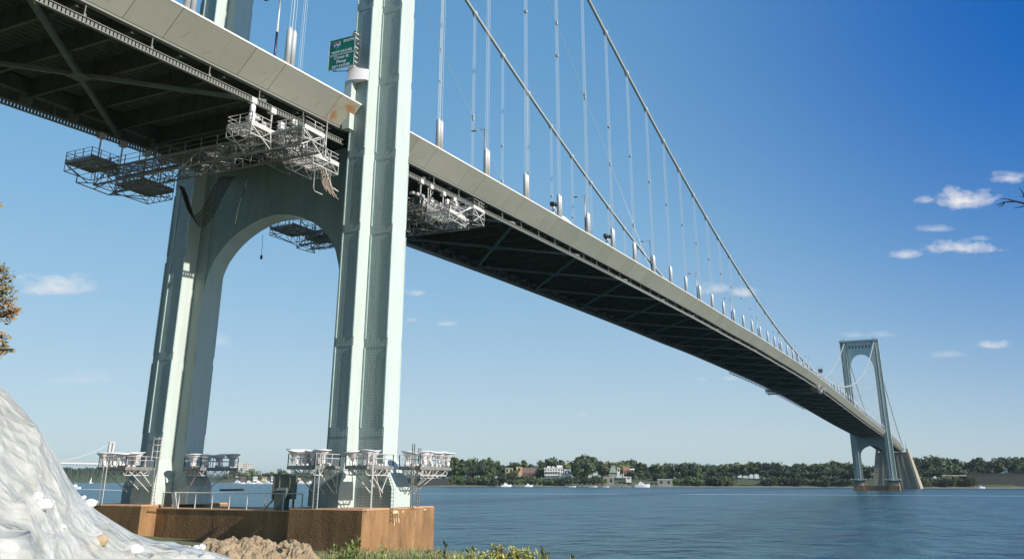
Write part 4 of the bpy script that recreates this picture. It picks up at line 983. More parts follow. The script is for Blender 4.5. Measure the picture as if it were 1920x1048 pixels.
def tree(px,D,ztop,z0,tone,key,label,group,wf=1.0):
    p=at(px,D,z0); h=ztop-z0
    T=thing('tree' if key!='b' else 'shoreline_bush',label,'tree' if key!='b' else 'bush',p,group,RT.uniform(0,6.28)); T.scale=(h*wf,h*wf,h)
    if key!='b':
        t=bpy.data.objects.new('trunk',TR[RT.randrange(2)]); COL.objects.link(t); t.parent=T
    c=bpy.data.objects.new('crown',CRS[(key,tone,RT.randrange(2))]); COL.objects.link(c); c.parent=T
    return T
RT=random.Random(21)
SIL=[(800,884),(840,858),(868,854),(900,858),(915,856),(935,866),(950,869),(965,862),(985,860),(1000,868),(1020,862),(1040,855),(1060,864),(1090,850),(1112,848),(1130,862),(1160,858),(1185,860),(1205,868),(1220,869),(1260,868),(1300,864),(1320,868),(1360,866),(1400,867),(1445,862),(1480,868),(1500,866),(1540,866),(1560,862),(1600,864),(1640,868),(1700,866),(1725,856),(1762,853),(1790,856),(1820,866),(1840,857),(1855,860),(1880,852),(1900,852),(1930,856),(1990,850)]
def tonef(px):
    u=RT.random()
    if px<1180: return 'mid green' if u<.5 else ('pale green' if u<.75 else 'dark green')
    if px<1330: return 'mid green' if u<.45 else ('pale green' if u<.6 else 'dark green')
    return 'dark green' if u<.8 else 'mid green'
px=842.0; n=0
while px<1990:
    if not(1648<px<1706):
        n+=1; D=tabl(SHT,px)+RT.uniform(80,120); zt=zat(px,tabl(SIL,px)+RT.uniform(-2.5,3.5),D); tn=tonef(px); key=RT.choice('rrwt') if px<1250 else RT.choice('rrrw')
        tree(px,D,zt,9.5,tn,key,f"{ {'r':'rounded','t':'tall narrow','w':'broad'}[key]} {tn} tree, {ordn(n)} from left on the far shore skyline",'skyline trees of the far shore',{'r':.95,'t':1.1,'w':.9}[key]*RT.uniform(.9,1.15))
    px+=RT.uniform(8,13)
px=848.0; n=0
while px<1940:
    skip = (1018<px<1075) or (1366<px<1436 and RT.random()<1) or (1640<px<1712) or (1150<px<1178)
    if not skip:
        n+=1; D=tabl(SHT,px)+RT.uniform(38,60); zt=zat(px,tabl(SIL,px)+RT.uniform(8,19),D); tn=tonef(px); key=RT.choice('rrw')
        if 970<px<1008 or 1110<px<1150 : zt=zat(px,890,D)
        if 1855<px<1915: zt=zat(px,884,D)
        tree(px,D,zt,5.5,tn,key,f"{ {'r':'rounded','t':'tall narrow','w':'broad'}[key]} {tn} tree, {ordn(n)} from left in the far shore middle row",'middle row trees of the far shore',RT.uniform(1.0,1.3))
    px+=RT.uniform(11,17)
px=846.0; n=0
while px<1830:
    skip=(1068<px<1098) or (1130<px<1262) or (1366<px<1432) or (1600<px<1712)
    if not skip:
        n+=1; D=tabl(SHT,px)+RT.uniform(12,20); zt=zat(px,RT.uniform(886,896) if px<1300 else RT.uniform(884,898),D); tn=tonef(px)
        tree(px,D,zt,1.5,tn,'b',f"low {tn} bush, {ordn(n)} from the left along the waterline of the far shore",'waterline bushes of the far shore',RT.uniform(1.0,1.4))
    px+=RT.uniform(10,15)
px=425.0; n=0
while px<640:
    n+=1; D=tabl(DST,px)+RT.uniform(60,160); py=880+RT.uniform(-4,6)+(4 if px<470 else 0); key=RT.choice('rw'); tn=RT.choice(['mid green','pale green','pale green'])
    if not(560<px<600 and False): tree(px,D,zat(px,py,D),6,tn,key,f"hazy {tn} tree, {ordn(n)} from left on the shore between the tower legs",'trees on the distant shore between the legs',1.1)
    px+=RT.uniform(10,16)

# ---------------------------------------------------------------- buildings on the far shores
M_win=mat('window_glass',(.04,.05,.06),.15)
PAL={}
def pm(name,c,r=.8):
    if name not in PAL: PAL[name]=mat(name,c,r,0,.4,tuple(v*.75 for v in c),.6)
    return PAL[name]
def frame(px0,px1,D):
    a=at(px0,D); b=at(px1,D); return a,b
def building(px0,px1,yb,yt,D,wall,label,cat='house',roof=None,rcol=None,depth=11,floors=2,cols=4,rh=None,name='house',group=None,rot=.0):
    a,b=at(px0,D),at(px1,D); c=(a+b)/2; w=(b-a).length; z0=zat((px0+px1)/2,yb,D); z1=zat((px0+px1)/2,yt,D)
    ang=math.atan2(b.y-a.y,b.x-a.x)+rot
    T=thing(name,label,cat,(c.x,c.y,z0),group,ang)
    H=z1-z0; rh=rh if rh is not None else (H*.38 if roof in('gable','hip') else 0); Hw=H-rh
    mb=MB(); mb.box(-w/2,w/2,0,depth,-3,Hw); mb.obj('wall',wall,T)
    sgn=-1
    win=MB(); 
    for f in range(floors):
        for k in range(cols):
            x=-w/2+w*(k+.5)/cols; z=Hw*(f+.5)/floors
            win=MB(); ww=min(w/cols*.5,3); wh=Hw/floors*.5; win.box(x-ww/2,x+ww/2,-.12,.02,z-wh/2,z+wh/2)
            o=win.obj('window',M_win,T)
    if roof=='gable':
        mb=MB(); e=.6; mb.hexa([(-w/2-e,-e,Hw),(w/2+e,-e,Hw),(w/2+e,depth+e,Hw),(-w/2-e,depth+e,Hw)],[(-w/2-e,depth/2-.1,Hw+rh),(w/2+e,depth/2-.1,Hw+rh),(w/2+e,depth/2+.1,Hw+rh),(-w/2-e,depth/2+.1,Hw+rh)]); mb.obj('roof',rcol,T)
    elif roof=='front':
        mb=MB(); e=.5; mb.hexa([(-w/2-e,-e,Hw),(w/2+e,-e,Hw),(w/2+e,depth,Hw),(-w/2-e,depth,Hw)],[(-.1,-e,Hw+rh),(.1,-e,Hw+rh),(.1,depth,Hw+rh),(-.1,depth,Hw+rh)]); mb.obj('roof',rcol,T)
    elif roof=='hip':
        mb=MB(); e=.7; mb.hexa([(-w/2-e,-e,Hw),(w/2+e,-e,Hw),(w/2+e,depth+e,Hw),(-w/2-e,depth+e,Hw)],[(-w*.22,depth*.45,Hw+rh),(w*.22,depth*.45,Hw+rh),(w*.22,depth*.55,Hw+rh),(-w*.22,depth*.55,Hw+rh)]); mb.obj('roof',rcol,T)
    else:
        mb=MB(); mb.box(-w/2-.3,w/2+.3,-.3,depth+.3,Hw,Hw+.5); mb.obj('roof',rcol or wall,T)
    return T
white=pm('white_stucco',(.78,.77,.74)); peach=pm('peach_stucco',(.62,.40,.24)); cream=pm('cream_stucco',(.62,.54,.34)); pink=pm('pink_brick',(.42,.24,.2)); redr=pm('red_roof',(.20,.08,.07)); brr=pm('brown_red_roof',(.17,.11,.095)); greyw=pm('grey_block',(.32,.31,.26)); greenr=pm('green_slate_roof',(.22,.30,.25)); terr=pm('terracotta_roof',(.30,.16,.11)); tan=pm('tan_siding',(.45,.40,.24)); navy=pm('blue_awning',(.08,.07,.25)); pier_m=pm('sheet_pile',(.13,.125,.11)); lt=pm('pale_roof',(.6,.58,.48))
building(786,818,891,877,1215,peach,'peach walled waterfront building just right of the sunlit floodlight platform',roof=None,rcol=white,cols=5,floors=1)
building(776,792,886,876,1195,white,'white low building with blue awning behind the struts of the right platform',roof=None,rcol=navy,cols=2,floors=1)
building(819,838,888,871,1225,pink,'pink house with steep dark red roof at the left end of the far tree line',roof='hip',rcol=redr,cols=3,floors=1)
building(786,836,897,889.5,1196,white,'long white terrace wall standing on the sheet piling at the far left of the near shore',cat='wall',name='terrace_wall',roof=None,cols=6,floors=1,depth=3)
mb=MB(); a=at(776,1150);b=at(840,1140); n_=46
for i in range(n_):
    p=a.lerp(b,i/n_);q=a.lerp(b,(i+1)/n_); d=(q-a).normalized(); off=Vector((-d.y,d.x,0))*(0 if i%2 else 1.1)
    mb.hexa([(p+off+Vector((0,0,-1))),(q+off+Vector((0,0,-1))),q+off+Vector((0,14,-1)),p+off+Vector((0,14,-1))],[p+off+Vector((0,0,9.2)),q+off+Vector((0,0,9.2)),q+off+Vector((0,14,9.2)),p+off+Vector((0,14,9.2))])
tag(mb.obj('sheet_pile_wall',pier_m),'grey ribbed sheet pile sea wall below the peach building','sea wall')
building(861,871,889,879,1185,cream,'sunlit cream gabled house showing between the trees at the left of the far shore',roof='front',rcol=cream,cols=2,floors=1)
building(873,884,890,884,1172,greyw,'small grey flat roofed shed beside the cream gabled house',roof=None,rcol=lt,cols=3,floors=1,name='shed',cat='shed')
building(947,962,887,876,1168,tan,'tan house with white fronted gable left of the long brown red roof',roof='front',rcol=white,cols=2,floors=1)
building(968,979,886,874,1172,peach,'narrow house with orange tiled gable beside the long brown red roof',roof='front',rcol=terr,cols=1,floors=1)
building(977,1007,888,876,1178,brr,'long low house almost all brown red roof, right of the orange tiled gable',roof='gable',rcol=brr,cols=4,floors=1,rh=7.0)
T=building(1021,1056,891,877,1150,white,'white three tier modern villa with balconies on the bluff',roof=None,cols=7,floors=2,depth=12)
mb=MB()
w=23
for zf in (.0,4.6,): mb.box(-w/2,w/2-3,-2.2,-.2,zf-.2,zf+.15); 
for i in range(6): x=-w/2+.3+i*3.8; mb.box(x-.12,x+.12,-2.1,-1.9,0,8.6)
mb.box(-w/2,w/2-3,-2.2,-2.1,4.9,5.7); mb.box(-w/2,w/2-3,-2.2,-2.1,.3,1.2); mb.obj('balcony',white,T)
mb=MB(); mb.box(-8,-4,3,8,9.5,11); mb.box(-2,1,3,8,9.5,10.8); mb.box(4,11,2,9,9.5,12.2); mb.obj('roof_block',white,T)
building(1058,1070,889,880,1150,white,'small white cubic annex right of the white villa','annex',roof=None,cols=2,floors=1,name='annex')
building(1144,1157,889,873,1145,greyw,'house with tall pale green slate roof above the boat docks',roof='hip',rcol=greenr,cols=2,floors=1,rh=8)
building(1158,1163,886,875,1150,white,'thin white gable sliver between the green roof and the red roof','house',roof='front',rcol=white,cols=1,floors=1)
building(1170,1181,888,874,1152,redr,'house with steep terracotta red roof among dark trees above the docks',roof='gable',rcol=terr,cols=2,floors=1,rh=9)
building(1183,1190,884,878,1158,white,'tiny white dormer house right of the terracotta red roof','house',roof='gable',rcol=white,cols=1,floors=1)
building(1131,1151,907,894,1105,greyw,'blocky grey concrete retaining house at the water edge below the green roof',cat='boathouse',name='boathouse',roof=None,rcol=lt,cols=2,floors=1,depth=8)
building(1174,1184,899,894,1112,white,'little pale blue white shed above the dark dock beside the yacht',cat='shed',name='shed',roof=None,cols=1,floors=1)
building(1233,1261,909,898.5,1108,greyw,'dark open boathouse with flat white roof at the end of the dock',cat='boathouse',name='boathouse',roof=None,rcol=white,cols=2,floors=1,depth=9)
building(1816,1834,893,876,1180,tan,'tan shingled house with pointed roof among the dark trees on the right',roof='hip',rcol=pm('tan_shingle',(.36,.33,.17)),cols=2,floors=1)
building(1887,1893,889,878,1170,white,'narrow white house front right of the tan shingled house','house',roof=None,cols=1,floors=2)
building(1912,1924,892,874.5,1165,cream,'pale cream gabled house cut by the right edge of the view',roof='front',rcol=cream,cols=2,floors=2)
building(1896,1910,892,882,1190,brr,'low brick house between the narrow white front and the cream gable','house',roof='gable',rcol=brr,cols=3,floors=1)
# dark sea wall right
mb=MB(); a=at(1812,1118); b=at(2100,1170); mb.hexa([a+Vector((0,0,-1)),b+Vector((0,0,-1)),b+Vector((20,0,-1)),a+Vector((20,0,-1))],[a+Vector((0,0,14)),b+Vector((0,0,14.5)),b+Vector((20,0,14.5)),a+Vector((20,0,14))]); mb.hexa([a+Vector((-.4,0,14)),b+Vector((-.4,0,14.5)),b+Vector((3,0,14.5)),a+Vector((3,0,14))],[a+Vector((-.4,0,15)),b+Vector((-.4,0,15.5)),b+Vector((3,0,15.5)),a+Vector((3,0,15))])
tag(mb.obj('sea_wall',pm('dark_wall',(.045,.05,.042))),'high dark grey sea wall along the shore at the far right','sea wall')
mb=MB(); a=at(1768,1105); b=at(1814,1116); mb.hexa([a+Vector((0,0,12.4)),b+Vector((0,0,12.4)),b+Vector((8,0,12.4)),a+Vector((8,0,12.4))],[a+Vector((0,0,13.6)),b+Vector((0,0,13.6)),b+Vector((8,0,13.6)),a+Vector((8,0,13.6))]); tag(mb.obj('promenade_edge',greyw),'thin pale parapet line under the dark trees right of the anchorage','parapet')
# red bank slope
mb=MB(); 
a,b=at(1066,1112),at(1098,1112); c,d=at(1066,1146),at(1100,1146)
secs=[]
for i in range(12):
    p=a.lerp(b,i/11); q=c.lerp(d,i/11); secs.append([(p.x,p.y,.6),((p.x*2+q.x)/3,(p.y*2+q.y)/3,3.5+1.2*noise.noise(Vector((i*.6,0,0)))),((p.x+2*q.x)/3,(p.y+2*q.y)/3,7.5+1.5*noise.noise(Vector((i*.6,4,0)))),(q.x,q.y,10.5)])
mb.sweep(secs,closed=False); tag(mb.obj('bare_bank',M_redbank),kind='structure')
# docks
def dock(px0,px1,D0,D1,label,zt=2.2):
    T=thing('dock',label,'dock',at((px0+px1)/2,(D0+D1)/2))
    a,b=at(px0,D0),at(px1,D1); o=T.location
    mb=MB(); mb.beam(a-o+Vector((0,0,zt)),b-o+Vector((0,0,zt)),3.2,.5); mb.obj('deck',greyw,T)
    k=max(3,int((b-a).length/5))
    for i in range(k+1):
        p=a.lerp(b,i/k)-o; mb=MB(); mb.beam(p+Vector((0,0,-1)),p+Vector((0,0,zt+2.2)),.7); mb.obj('pile',pm('pile_wood',(.3,.28,.24)),T)
dock(1074,1100,1072,1068,'pale wooden dock in front of the bare red bank')
dock(1100,1174,1075,1078,'long wooden dock below the grey boathouse')
dock(1186,1200,1075,1075,'short dock of white piles left of the white yacht')
dock(1210,1234,1078,1082,'dark dock between the yacht and the flat roofed boathouse')
dock(940,1016,1098,1094,'low stone jetty at the waterline under the brown red roof',1.6)
# boats
def boat(px,D,Ln,label,ang=0,cab=True,h=1.6,kind='motorboat',m=None):
    p=at(px,D,0); T=thing(kind,label,'boat',p,None,math.atan2(rt.y,rt.x)+ang)
    m=m or M_white; mb=MB(); secs=[]
    for i in range(9):
        t=i/8; w=Ln*.16*min(1,(1-t)*2.2)**.6 if t>.5 else Ln*.16; x=-Ln/2+Ln*t; sh=h*(1+.35*t*t)
        secs.append([(x,-w*.6,-.3),(x,-w,sh),(x,w,sh),(x,w*.6,-.3)])
    mb.sweep(secs); mb.obj('hull',m,T)
    if cab:
        mb=MB(); mb.hexa([(-Ln*.25,-Ln*.11,h),(Ln*.15,-Ln*.1,h),(Ln*.15,Ln*.1,h),(-Ln*.25,Ln*.11,h)],[(-Ln*.22,-Ln*.09,h+Ln*.13),(Ln*.06,-Ln*.08,h+Ln*.13),(Ln*.06,Ln*.08,h+Ln*.13),(-Ln*.22,Ln*.09,h+Ln*.13)]); mb.obj('cabin',m,T)
        mb=MB(); mb.box(-Ln*.2,Ln*.04,-Ln*.1,-Ln*.092,h+Ln*.05,h+Ln*.09); mb.obj('window',M_win,T)
        mb=MB(); mb.box(-Ln*.18,-Ln*.02,-Ln*.07,Ln*.07,h+Ln*.13,h+Ln*.17); mb.tube([(-.1*Ln,0,h+Ln*.17),(-.1*Ln,0,h+Ln*.3)],.12,4); mb.obj('flybridge',m,T)
    return T
boat(1204,1062,17,'white motor yacht moored at the dock left of the boathouse',0,True,2.6)
boat(949,1090,13,'white covered boat lying left on the stone jetty',.3,True,1.8)
boat(991,1088,10,'small white boat on the right end of the stone jetty',.2,True,1.6)
boat(1073,1050,8,'small white skiff afloat below the bare red bank',0,False,.9)
boat(1112,1050,9,'low white skiff afloat at the left of the long dock',0,False,.9)
boat(1136,1062,7,'tiny pale rowing boat tied at the middle of the long dock',0,False,.8)
boat(1839,1095,7,'small white boat drawn up before the dark sea wall',0,True,1.2)
boat(139,760,10,'white motorboat speeding at the left, just beyond the plastic heap',math.pi,True,1.5)
T=thing('sailboat','tiny white sailboat below the wooded hill on the left','sailboat',at(170,2300)); mb=MB(); mb.hexa([(-4,-1,0),(4,-1,0),(4,1,0),(-4,1,0)],[(-4.5,-1.2,1.2),(5,-1,1.4),(5,1,1.4),(-4.5,1.2,1.2)]); mb.obj('hull',M_white,T); mb=MB(); mb.hexa([(-3.5,-.1,2),(1,-.1,2),(1,.1,2),(-3.5,.1,2)],[(.8,-.05,13),(1,-.05,13),(1,.05,13),(.8,.05,13)]); mb.obj('sail',M_white,T)
T=boat(437,620,15,'low dark barge floating left of the notice board',0,False,1.0,'barge',M_black)
for i,(px,D,ln) in enumerate(((447,1950,26),(468,1960,22),(486,1970,24),(503,1960,20),(566,1960,26),(583,1950,20))):
    boat(px,D,ln,f'{ordn(i+1)} white moored boat from the left along the distant marina between the legs',0.2*(i%3),True,2.4)
# wakes
M_wake=mat('wake_foam',(.42,.55,.62),.5,0,.05,(.16,.30,.38),.9,None,(1,.2,1))
def strip(name,pts,w,label,m):
    mb=MB()
    a=[Vector(p) for p in pts]
    secs=[]
    for i,p in enumerate(a):
        r=(p-CAM); r.z=0; r.normalize(); ww=w[i] if isinstance(w,list) else w
        q=p+r*ww; secs.append([(p.x,p.y,.006),(q.x,q.y,.006)])
    mb.sweep(secs,closed=False); o=mb.obj(name,m); tag(o,label,'wake',None,'stuff'); return o
strip('boat_wake',[at(px,470+.02*(px-800)) for px in range(560,2000,60)],[9]*24,'long pale wake line crossing the whole river',M_wake)
strip('boat_wake',[at(px,740-(px-142)*1.2) for px in range(142,262,12)],[26,34,44,50,46,40,36,30,24,18],'white curling wake behind the motorboat on the left',mat('foam',(.62,.72,.76),.6,0,.06,(.25,.38,.46),.8))
# distant towers blocks
tw=pm('apartment_white',(.66,.62,.58)); tw2=pm('apartment_buff',(.52,.48,.44))
for i,(a,b,yt,m,d) in enumerate(((424,430,871,tw2,2500),(431,437,870,tw,2560),(437.5,443,866,tw,2600),(444,452,867,tw,2620),(452.5,456,869,tw2,2580),(457,460,868,tw2,2640),(461,471,868.5,tw,2590),(423,432,880,tw,2470),(439,450,882,tw2,2480))):
    building(a,b,892,yt,d,m,f"{['buff','white','tall white','widest white','narrow buff','dark buff','rightmost pale','low white','low buff'][i]} apartment block in the distant cluster left of the notice board, {ordn(i+1)} built block",'apartment block',roof=None,cols=3,floors=6,depth=20,name='apartment_block')
building(536,545,888,883,2330,white,'white domed hall on the distant shore near the left edge of the right leg platforms','hall',roof='hip',rcol=white,cols=3,floors=1,name='hall',depth=20)
for i,(a,b) in enumerate(((474,482),(490,500),(538,552),(556,566),(450,460),(508,520))):
    building(a,b,899,893,2190+10*i,[white,cream,tan,white,brr,white][i],f"{['white','cream','tan','small white','brown','long white'][i]} waterfront house on the distant shore between the tower legs",'house',roof='gable',rcol=[lt,terr,lt,brr,brr,lt][i],cols=3,floors=1,depth=14)
# distant suspension bridge (left)
T=thing('distant_bridge','pale far off suspension bridge crossing the water at the far left','bridge',at(198,3600))
o=T.location
def rel(px,D,z): p=at(px,D,z); return p-Vector((o.x,o.y,0))
mb=MB(); mb.beam(rel(80,3480,62),rel(330,3800,62),14,5); mb.obj('deck',tw,T)
mb=MB()
for q in (-.0,): 
    for px in (194.5,201.5): mb.beam(rel(px-1,3600,-1),rel(px+1.2,3600,138),7,7)
    for z in (60,100,136): mb.beam(rel(194.5,3600,z),rel(202,3600,z),7,6)
mb.obj('tower',tw,T)
mb=MB()
for k in range(20):
    px=84+6*k
    mb.beam(rel(px,3480+1.28*(px-80),56),rel(px+3,3480+1.28*(px-77),65),2); 
mb.obj('truss',tw2,T)
mb=MB(); mb.tube([rel(200,3600,136)]+[rel(200-120*t,3600-140*t,136-72*(1-(1-t)**2)) for t in (.1,.2,.35,.5,.7,.85,1)],1.2,5); mb.obj('cable',tw,T)

# ---------------------------------------------------------------- plastic covered heap
CR=[(-700,11.5,560),(-300,11.8,640),(-120,12,690),(0,12.4,735),(40,12.6,768),(75,12.8,806),(100,13,845),(128,13.2,895),(150,13.4,927),(180,13.6,955),(210,13.9,975),(250,14.2,999),(290,14.6,1013),(330,15,1020),(380,15.4,1030),(430,15.6,1044),(470,15.8,1062),(520,16,1090)]
def crest(px):
    D=tabl([(a,b) for a,b,c in CR],px); y=tabl([(a,c) for a,b,c in CR],px); return at2(px,y,D)
vs=[];fs=[]; cols=[ -700+6*i for i in range(204)]; rows=70
for ci,px in enumerate(cols):
    c=crest(px); toc=Vector((CAM.x-c.x,CAM.y-c.y,0)).normalized()
    tl=Vector((-toc.y,toc.x,0))
    for k in range(rows):
        t=k/(rows-1)
        if t<.25: u=-(.25-t)/.25*5.5   # back slope
        else: u=(t-.25)/.75*9.0
        p=c+toc*u; g0=gh(p.x,p.y)-.15
        f=1/(1+(abs(u)/(3.6 if u>0 else 2.2))**2.2) if u!=0 else 1
        z=g0+(c.z-g0)*f
        q=Vector((p.x,p.y,z))
        w=min(1,abs(u)/.8)
        fold=.10*noise.noise(Vector((p.x*.9,p.y*.9,3)))+.05*abs(noise.noise(Vector((px*.021+u*.5,u*.35,7))))*2-.05+.03*abs(noise.noise(Vector((px*.06-u*.6,u*.5,1))))
        z+=w*fold*.8
        for fr,am,sd in ((.9,.11,2.2),(1.9,.05,8.1)):
            rg=abs(noise.noise(Vector((px*.0035*fr+.25*u*fr,u*fr*1.5+px*.004,sd)))); z+=w*am*(.5+min(1,max(0,u)/3))*max(0,1-rg*9)
        vs.append((p.x,p.y,z))
for i in range(len(cols)-1):
    for k in range(rows-1): fs.append((i*rows+k,i*rows+k+1,(i+1)*rows+k+1,(i+1)*rows+k))
mb=MB(); mb.v=vs; mb.f=fs; mb.m=[0]*len(fs); mb.sm=[True]*len(fs)
HEAP=tag(mb.obj('covered_heap',M_plast),'large earth heap wrapped in crumpled translucent white plastic sheeting at the lower left','covered heap')
# surface lookup for lumps: along a ray
from mathutils.bvhtree import BVHTree
BV=BVHTree.FromPolygons([Vector(v) for v in vs],fs)
def blob(name,c,sx,sy,sz,m,label,cat,seed,rough=.3,sub=3,group=None):
    import bmesh
    bm=bmesh.new(); bmesh.ops.create_icosphere(bm,subdivisions=sub,radius=1)
    for v in bm.verts:
        n=noise.noise(v.co*1.7+Vector((seed,0,0)))+.5*noise.noise(v.co*4+Vector((0,seed,0))); v.co*=1+rough*n
        v.co.x*=sx; v.co.y*=sy; v.co.z*=sz
    me=bpy.data.meshes.new(name); bm.to_mesh(me); bm.free(); me.materials.append(m); me.polygons.foreach_set('use_smooth',[True]*len(me.polygons))
    o=bpy.data.objects.new(name,me); COL.objects.link(o); o.location=c; o.rotation_euler=(0,0,seed); return tag(o,label,cat,group)
M_lump=mat('white_plaster',(.86,.84,.85),.7,0,6,(.74,.72,.74),.4)
for i,(px,py,s,ax,lb) in enumerate(((70,933,.10,1,'small upper white lump resting on the plastic sheet at the left'),(80,950,.15,1.3,'larger lower white lump resting on the plastic sheet at the left'),(170,942,.13,1.4,'white lump on the crest of the plastic heap in front of the left pier'),(157,932,.06,1,'tiny white lump left of the one on the heap crest'),(252,1034,.16,1.3,'white lump on the plastic near the bottom of the view'),(118,988,.05,1.5,'small white scrap lying in the middle of the plastic heap'))):
    d=ray(px,py).normalized(); h=BV.ray_cast(CAM,d)
    if h[0] is None: h=(crest(px),)
    s*=.5; blob('plaster_lump',h[0]+Vector((0,0,s*.3)),s*ax,s,s*.8,M_lump,lb,'plaster lump',i+1,.2)
d=ray(190,1016).normalized(); h=BV.ray_cast(CAM,d)
if h[0] is not None: blob('stone',h[0]+Vector((0,0,.02)),.075,.05,.07,mat('tan_stone',(.42,.33,.22),.8,0,8,(.3,.22,.14),.6),'small tan stone lying on the plastic sheet near its lower right','stone',9,.3)

# ---------------------------------------------------------------- earth heap
vs=[];fs=[]; n1,n2=150,70
A=at(360,17.5); B=at(640,17.5); ax_=(B-A).normalized(); ay=Vector((-ax_.y,ax_.x,0)); LW=(B-A).length
TOP=[(360,1060),(385,1040),(392,1016),(410,1012),(470,1011),(510,1014),(525,1022),(560,1016),(585,1022),(600,1040),(615,1062),(640,1080)]
for i in range(n1):
    t=i/(n1-1); px=360+280*t; zt=zat(px,tabl(TOP,px),17.5)
    for j in range(n2):
        v=(j/(n2-1))*2-1; p=A.lerp(B,t)+ay*(v*2.6); g0=gh(p.x,p.y)-.2
        z=g0+(max(zt,g0)-g0)*max(0,1-abs(v)**2.4)
        w=1 if z>g0+.05 else 0
        q=Vector((p.x,p.y,0))
        cl=.10*noise.noise(q*5)+.06*noise.noise(q*11+Vector((3,0,0)))-.13*max(0,noise.noise(q*3.3+Vector((0,7,0))))+.03*noise.noise(q*24)
        vs.append((p.x,p.y,z+w*cl))
for i in range(n1-1):
    for j in range(n2-1): fs.append((i*n2+j,(i+1)*n2+j,(i+1)*n2+j+1,i*n2+j+1))
mb=MB(); mb.v=vs; mb.f=fs; mb.m=[0]*len(fs); mb.sm=[False]*len(fs)
tag(mb.obj('earth_heap',M_soil),'crumbly tan heap of dug earth between the plastic sheet and the right pedestal','earth heap')
rr=random.Random(4)
for i,(px,py) in enumerate(((367,1025),(382,1024),(391,1022),(545,1019))):
    p=at(px,16.8); p.z=zat(px,py,16.8)-.03; blob('clod',p,.07,.06,.055,M_soil if i==3 else M_lump,['white clod at the left foot of the earth heap','second white clod at the left foot of the earth heap','third white clod touching the left foot of the earth heap','pale clod on top of the earth heap'][i],'clod',i+20,.35,2)

# ---------------------------------------------------------------- weeds and bushes near the camera
def weed(px,D,htop,label,n=9,m=M_grass,spread=.25,seedn=0,leafy=True,kind='weed',flower=False,group=None):
    r=random.Random(int(px*10)+seedn); p=at(px,D); p.z=gh(p.x,p.y)-.05; H=zat(px,htop,D)-p.z
    T=thing(kind,label,'plant',p,group)
    mb=MB(); lf=MB()
    for i in range(n):
        a=r.uniform(0,6.28); b=Vector((math.cos(a),math.sin(a),0))*r.uniform(0,spread); ln=H*r.uniform(.6,1.0); lean=Vector((r.uniform(-.16,.16),r.uniform(-.16,.16),0))*ln
        pts=[b,b+lean*.3+Vector((0,0,ln*.5)),b+lean+Vector((0,0,ln))]
        mb.tube(pts,[.008,.006,.003],4)
        if leafy:
            for k in range(int(16*ln/.6)+6):
                t=r.uniform(.25,1); q=b+lean*t*t+Vector((0,0,ln*t)); d=Vector((r.gauss(0,1),r.gauss(0,1),r.uniform(0,1.4))).normalized(); s=r.uniform(.08,.19); w=d.cross(Vector((0,0,1))).normalized()*s*.17
                lf.poly([q,q+d*s*.5+w,q+d*s,q+d*s*.5-w])
        if flower:
            for k in range(60):
                q=pts[-1]+Vector((r.gauss(0,.035),r.gauss(0,.035),r.uniform(-.16,.04))); s=.018; d=Vector((r.gauss(0,1),r.gauss(0,1),r.gauss(0,1))).normalized()*s; e=d.orthogonal().normalized()*s
                lf.poly([q-d,q-e,q+d,q+e],1)
    mb.obj('stem',M_grass,T)
    if lf.f: lf.obj('foliage',[m,M_gold],T)
for i,(px,D,ht,nn,lb) in enumerate(((655,24,1008,12,'tall feathery weed clump against the dark face of the right pedestal'),(672,25,1005,10,'tall weed clump at the front corner of the right pedestal'),(632,23,1028,10,'shorter weeds left of the pedestal corner, right of the earth heap'),(640,23,1022,9,'weeds between the earth heap and the tall clump'),(690,25,1024,10,'short bright weeds just right of the pedestal corner'),(715,26,1022,9,'sparse weeds before the sunlit pedestal face'),(745,27,1026,10,'low weeds before the middle of the sunlit pedestal face'),(775,28,1028,12,'low weeds before the right part of the sunlit pedestal face'),(800,28,1034,12,'low weeds at the right foot of the pedestal'),(338,17.5,1008,6,'small weed tuft behind the plastic sheet under the tie wall, left one'),(360,18,1013,5,'small weed tuft behind the plastic sheet under the tie wall, right one'))):
    weed(px,D,ht,lb,int(nn*2.2) if D>20 else nn,M_grass,.5 if D>20 else .12,i)
weed(838,20,1014,'dark green leafy weed stalk at the right of the pedestal',7,M_leafm,.15,1)
weed(868,20,1001,'single tall thin pale stalk standing before the water',1,M_grass,.02,2)
for i,(px,ht,lb) in enumerate(((820,1036,'mixed low green weeds under the dark leafy stalk'),(852,1036,'mixed low green weeds under the tall thin stalk'),(905,1030,'tan and green weeds left of the goldenrod'),(1000,1034,'tan weeds at the right end of the goldenrod'),(1030,1042,'last short dry stems at the right of the plants'))):
    weed(px,18,ht,lb,30,M_grass,.42,50+i,True)
for i,(px,ht,lb) in enumerate(((930,1024,'yellow goldenrod clump, left one of three'),(952,1026,'yellow goldenrod clump, middle one of three'),(975,1030,'yellow goldenrod clump, right one of three'))):
    weed(px,16.5,ht,lb,44,M_gold,.27,80+i,True,'goldenrod',True)

rg_=random.Random(77); gb=MB()
M_dry=leafmat('dry_grass',(.20,.20,.08),(.33,.28,.14),.9)
for i in range(3000):
    x=rg_.uniform(-16,9); y=rg_.uniform(-27,-17.0)
    if inland(x,y)<.5: continue
    z0=gh(x,y)-.03; hh=rg_.uniform(.25,.75); a=rg_.uniform(0,6.28); w=Vector((math.cos(a),math.sin(a),0))*.02; l=Vector((rg_.gauss(0,.18),rg_.gauss(0,.18),0))*hh; b0=Vector((x,y,z0))
    gb.poly([b0-w,b0+w,b0+l*.5+Vector((0,0,hh*.6)),b0+l+Vector((0,0,hh))])
tag(gb.obj('grass',M_dry),kind='stuff')
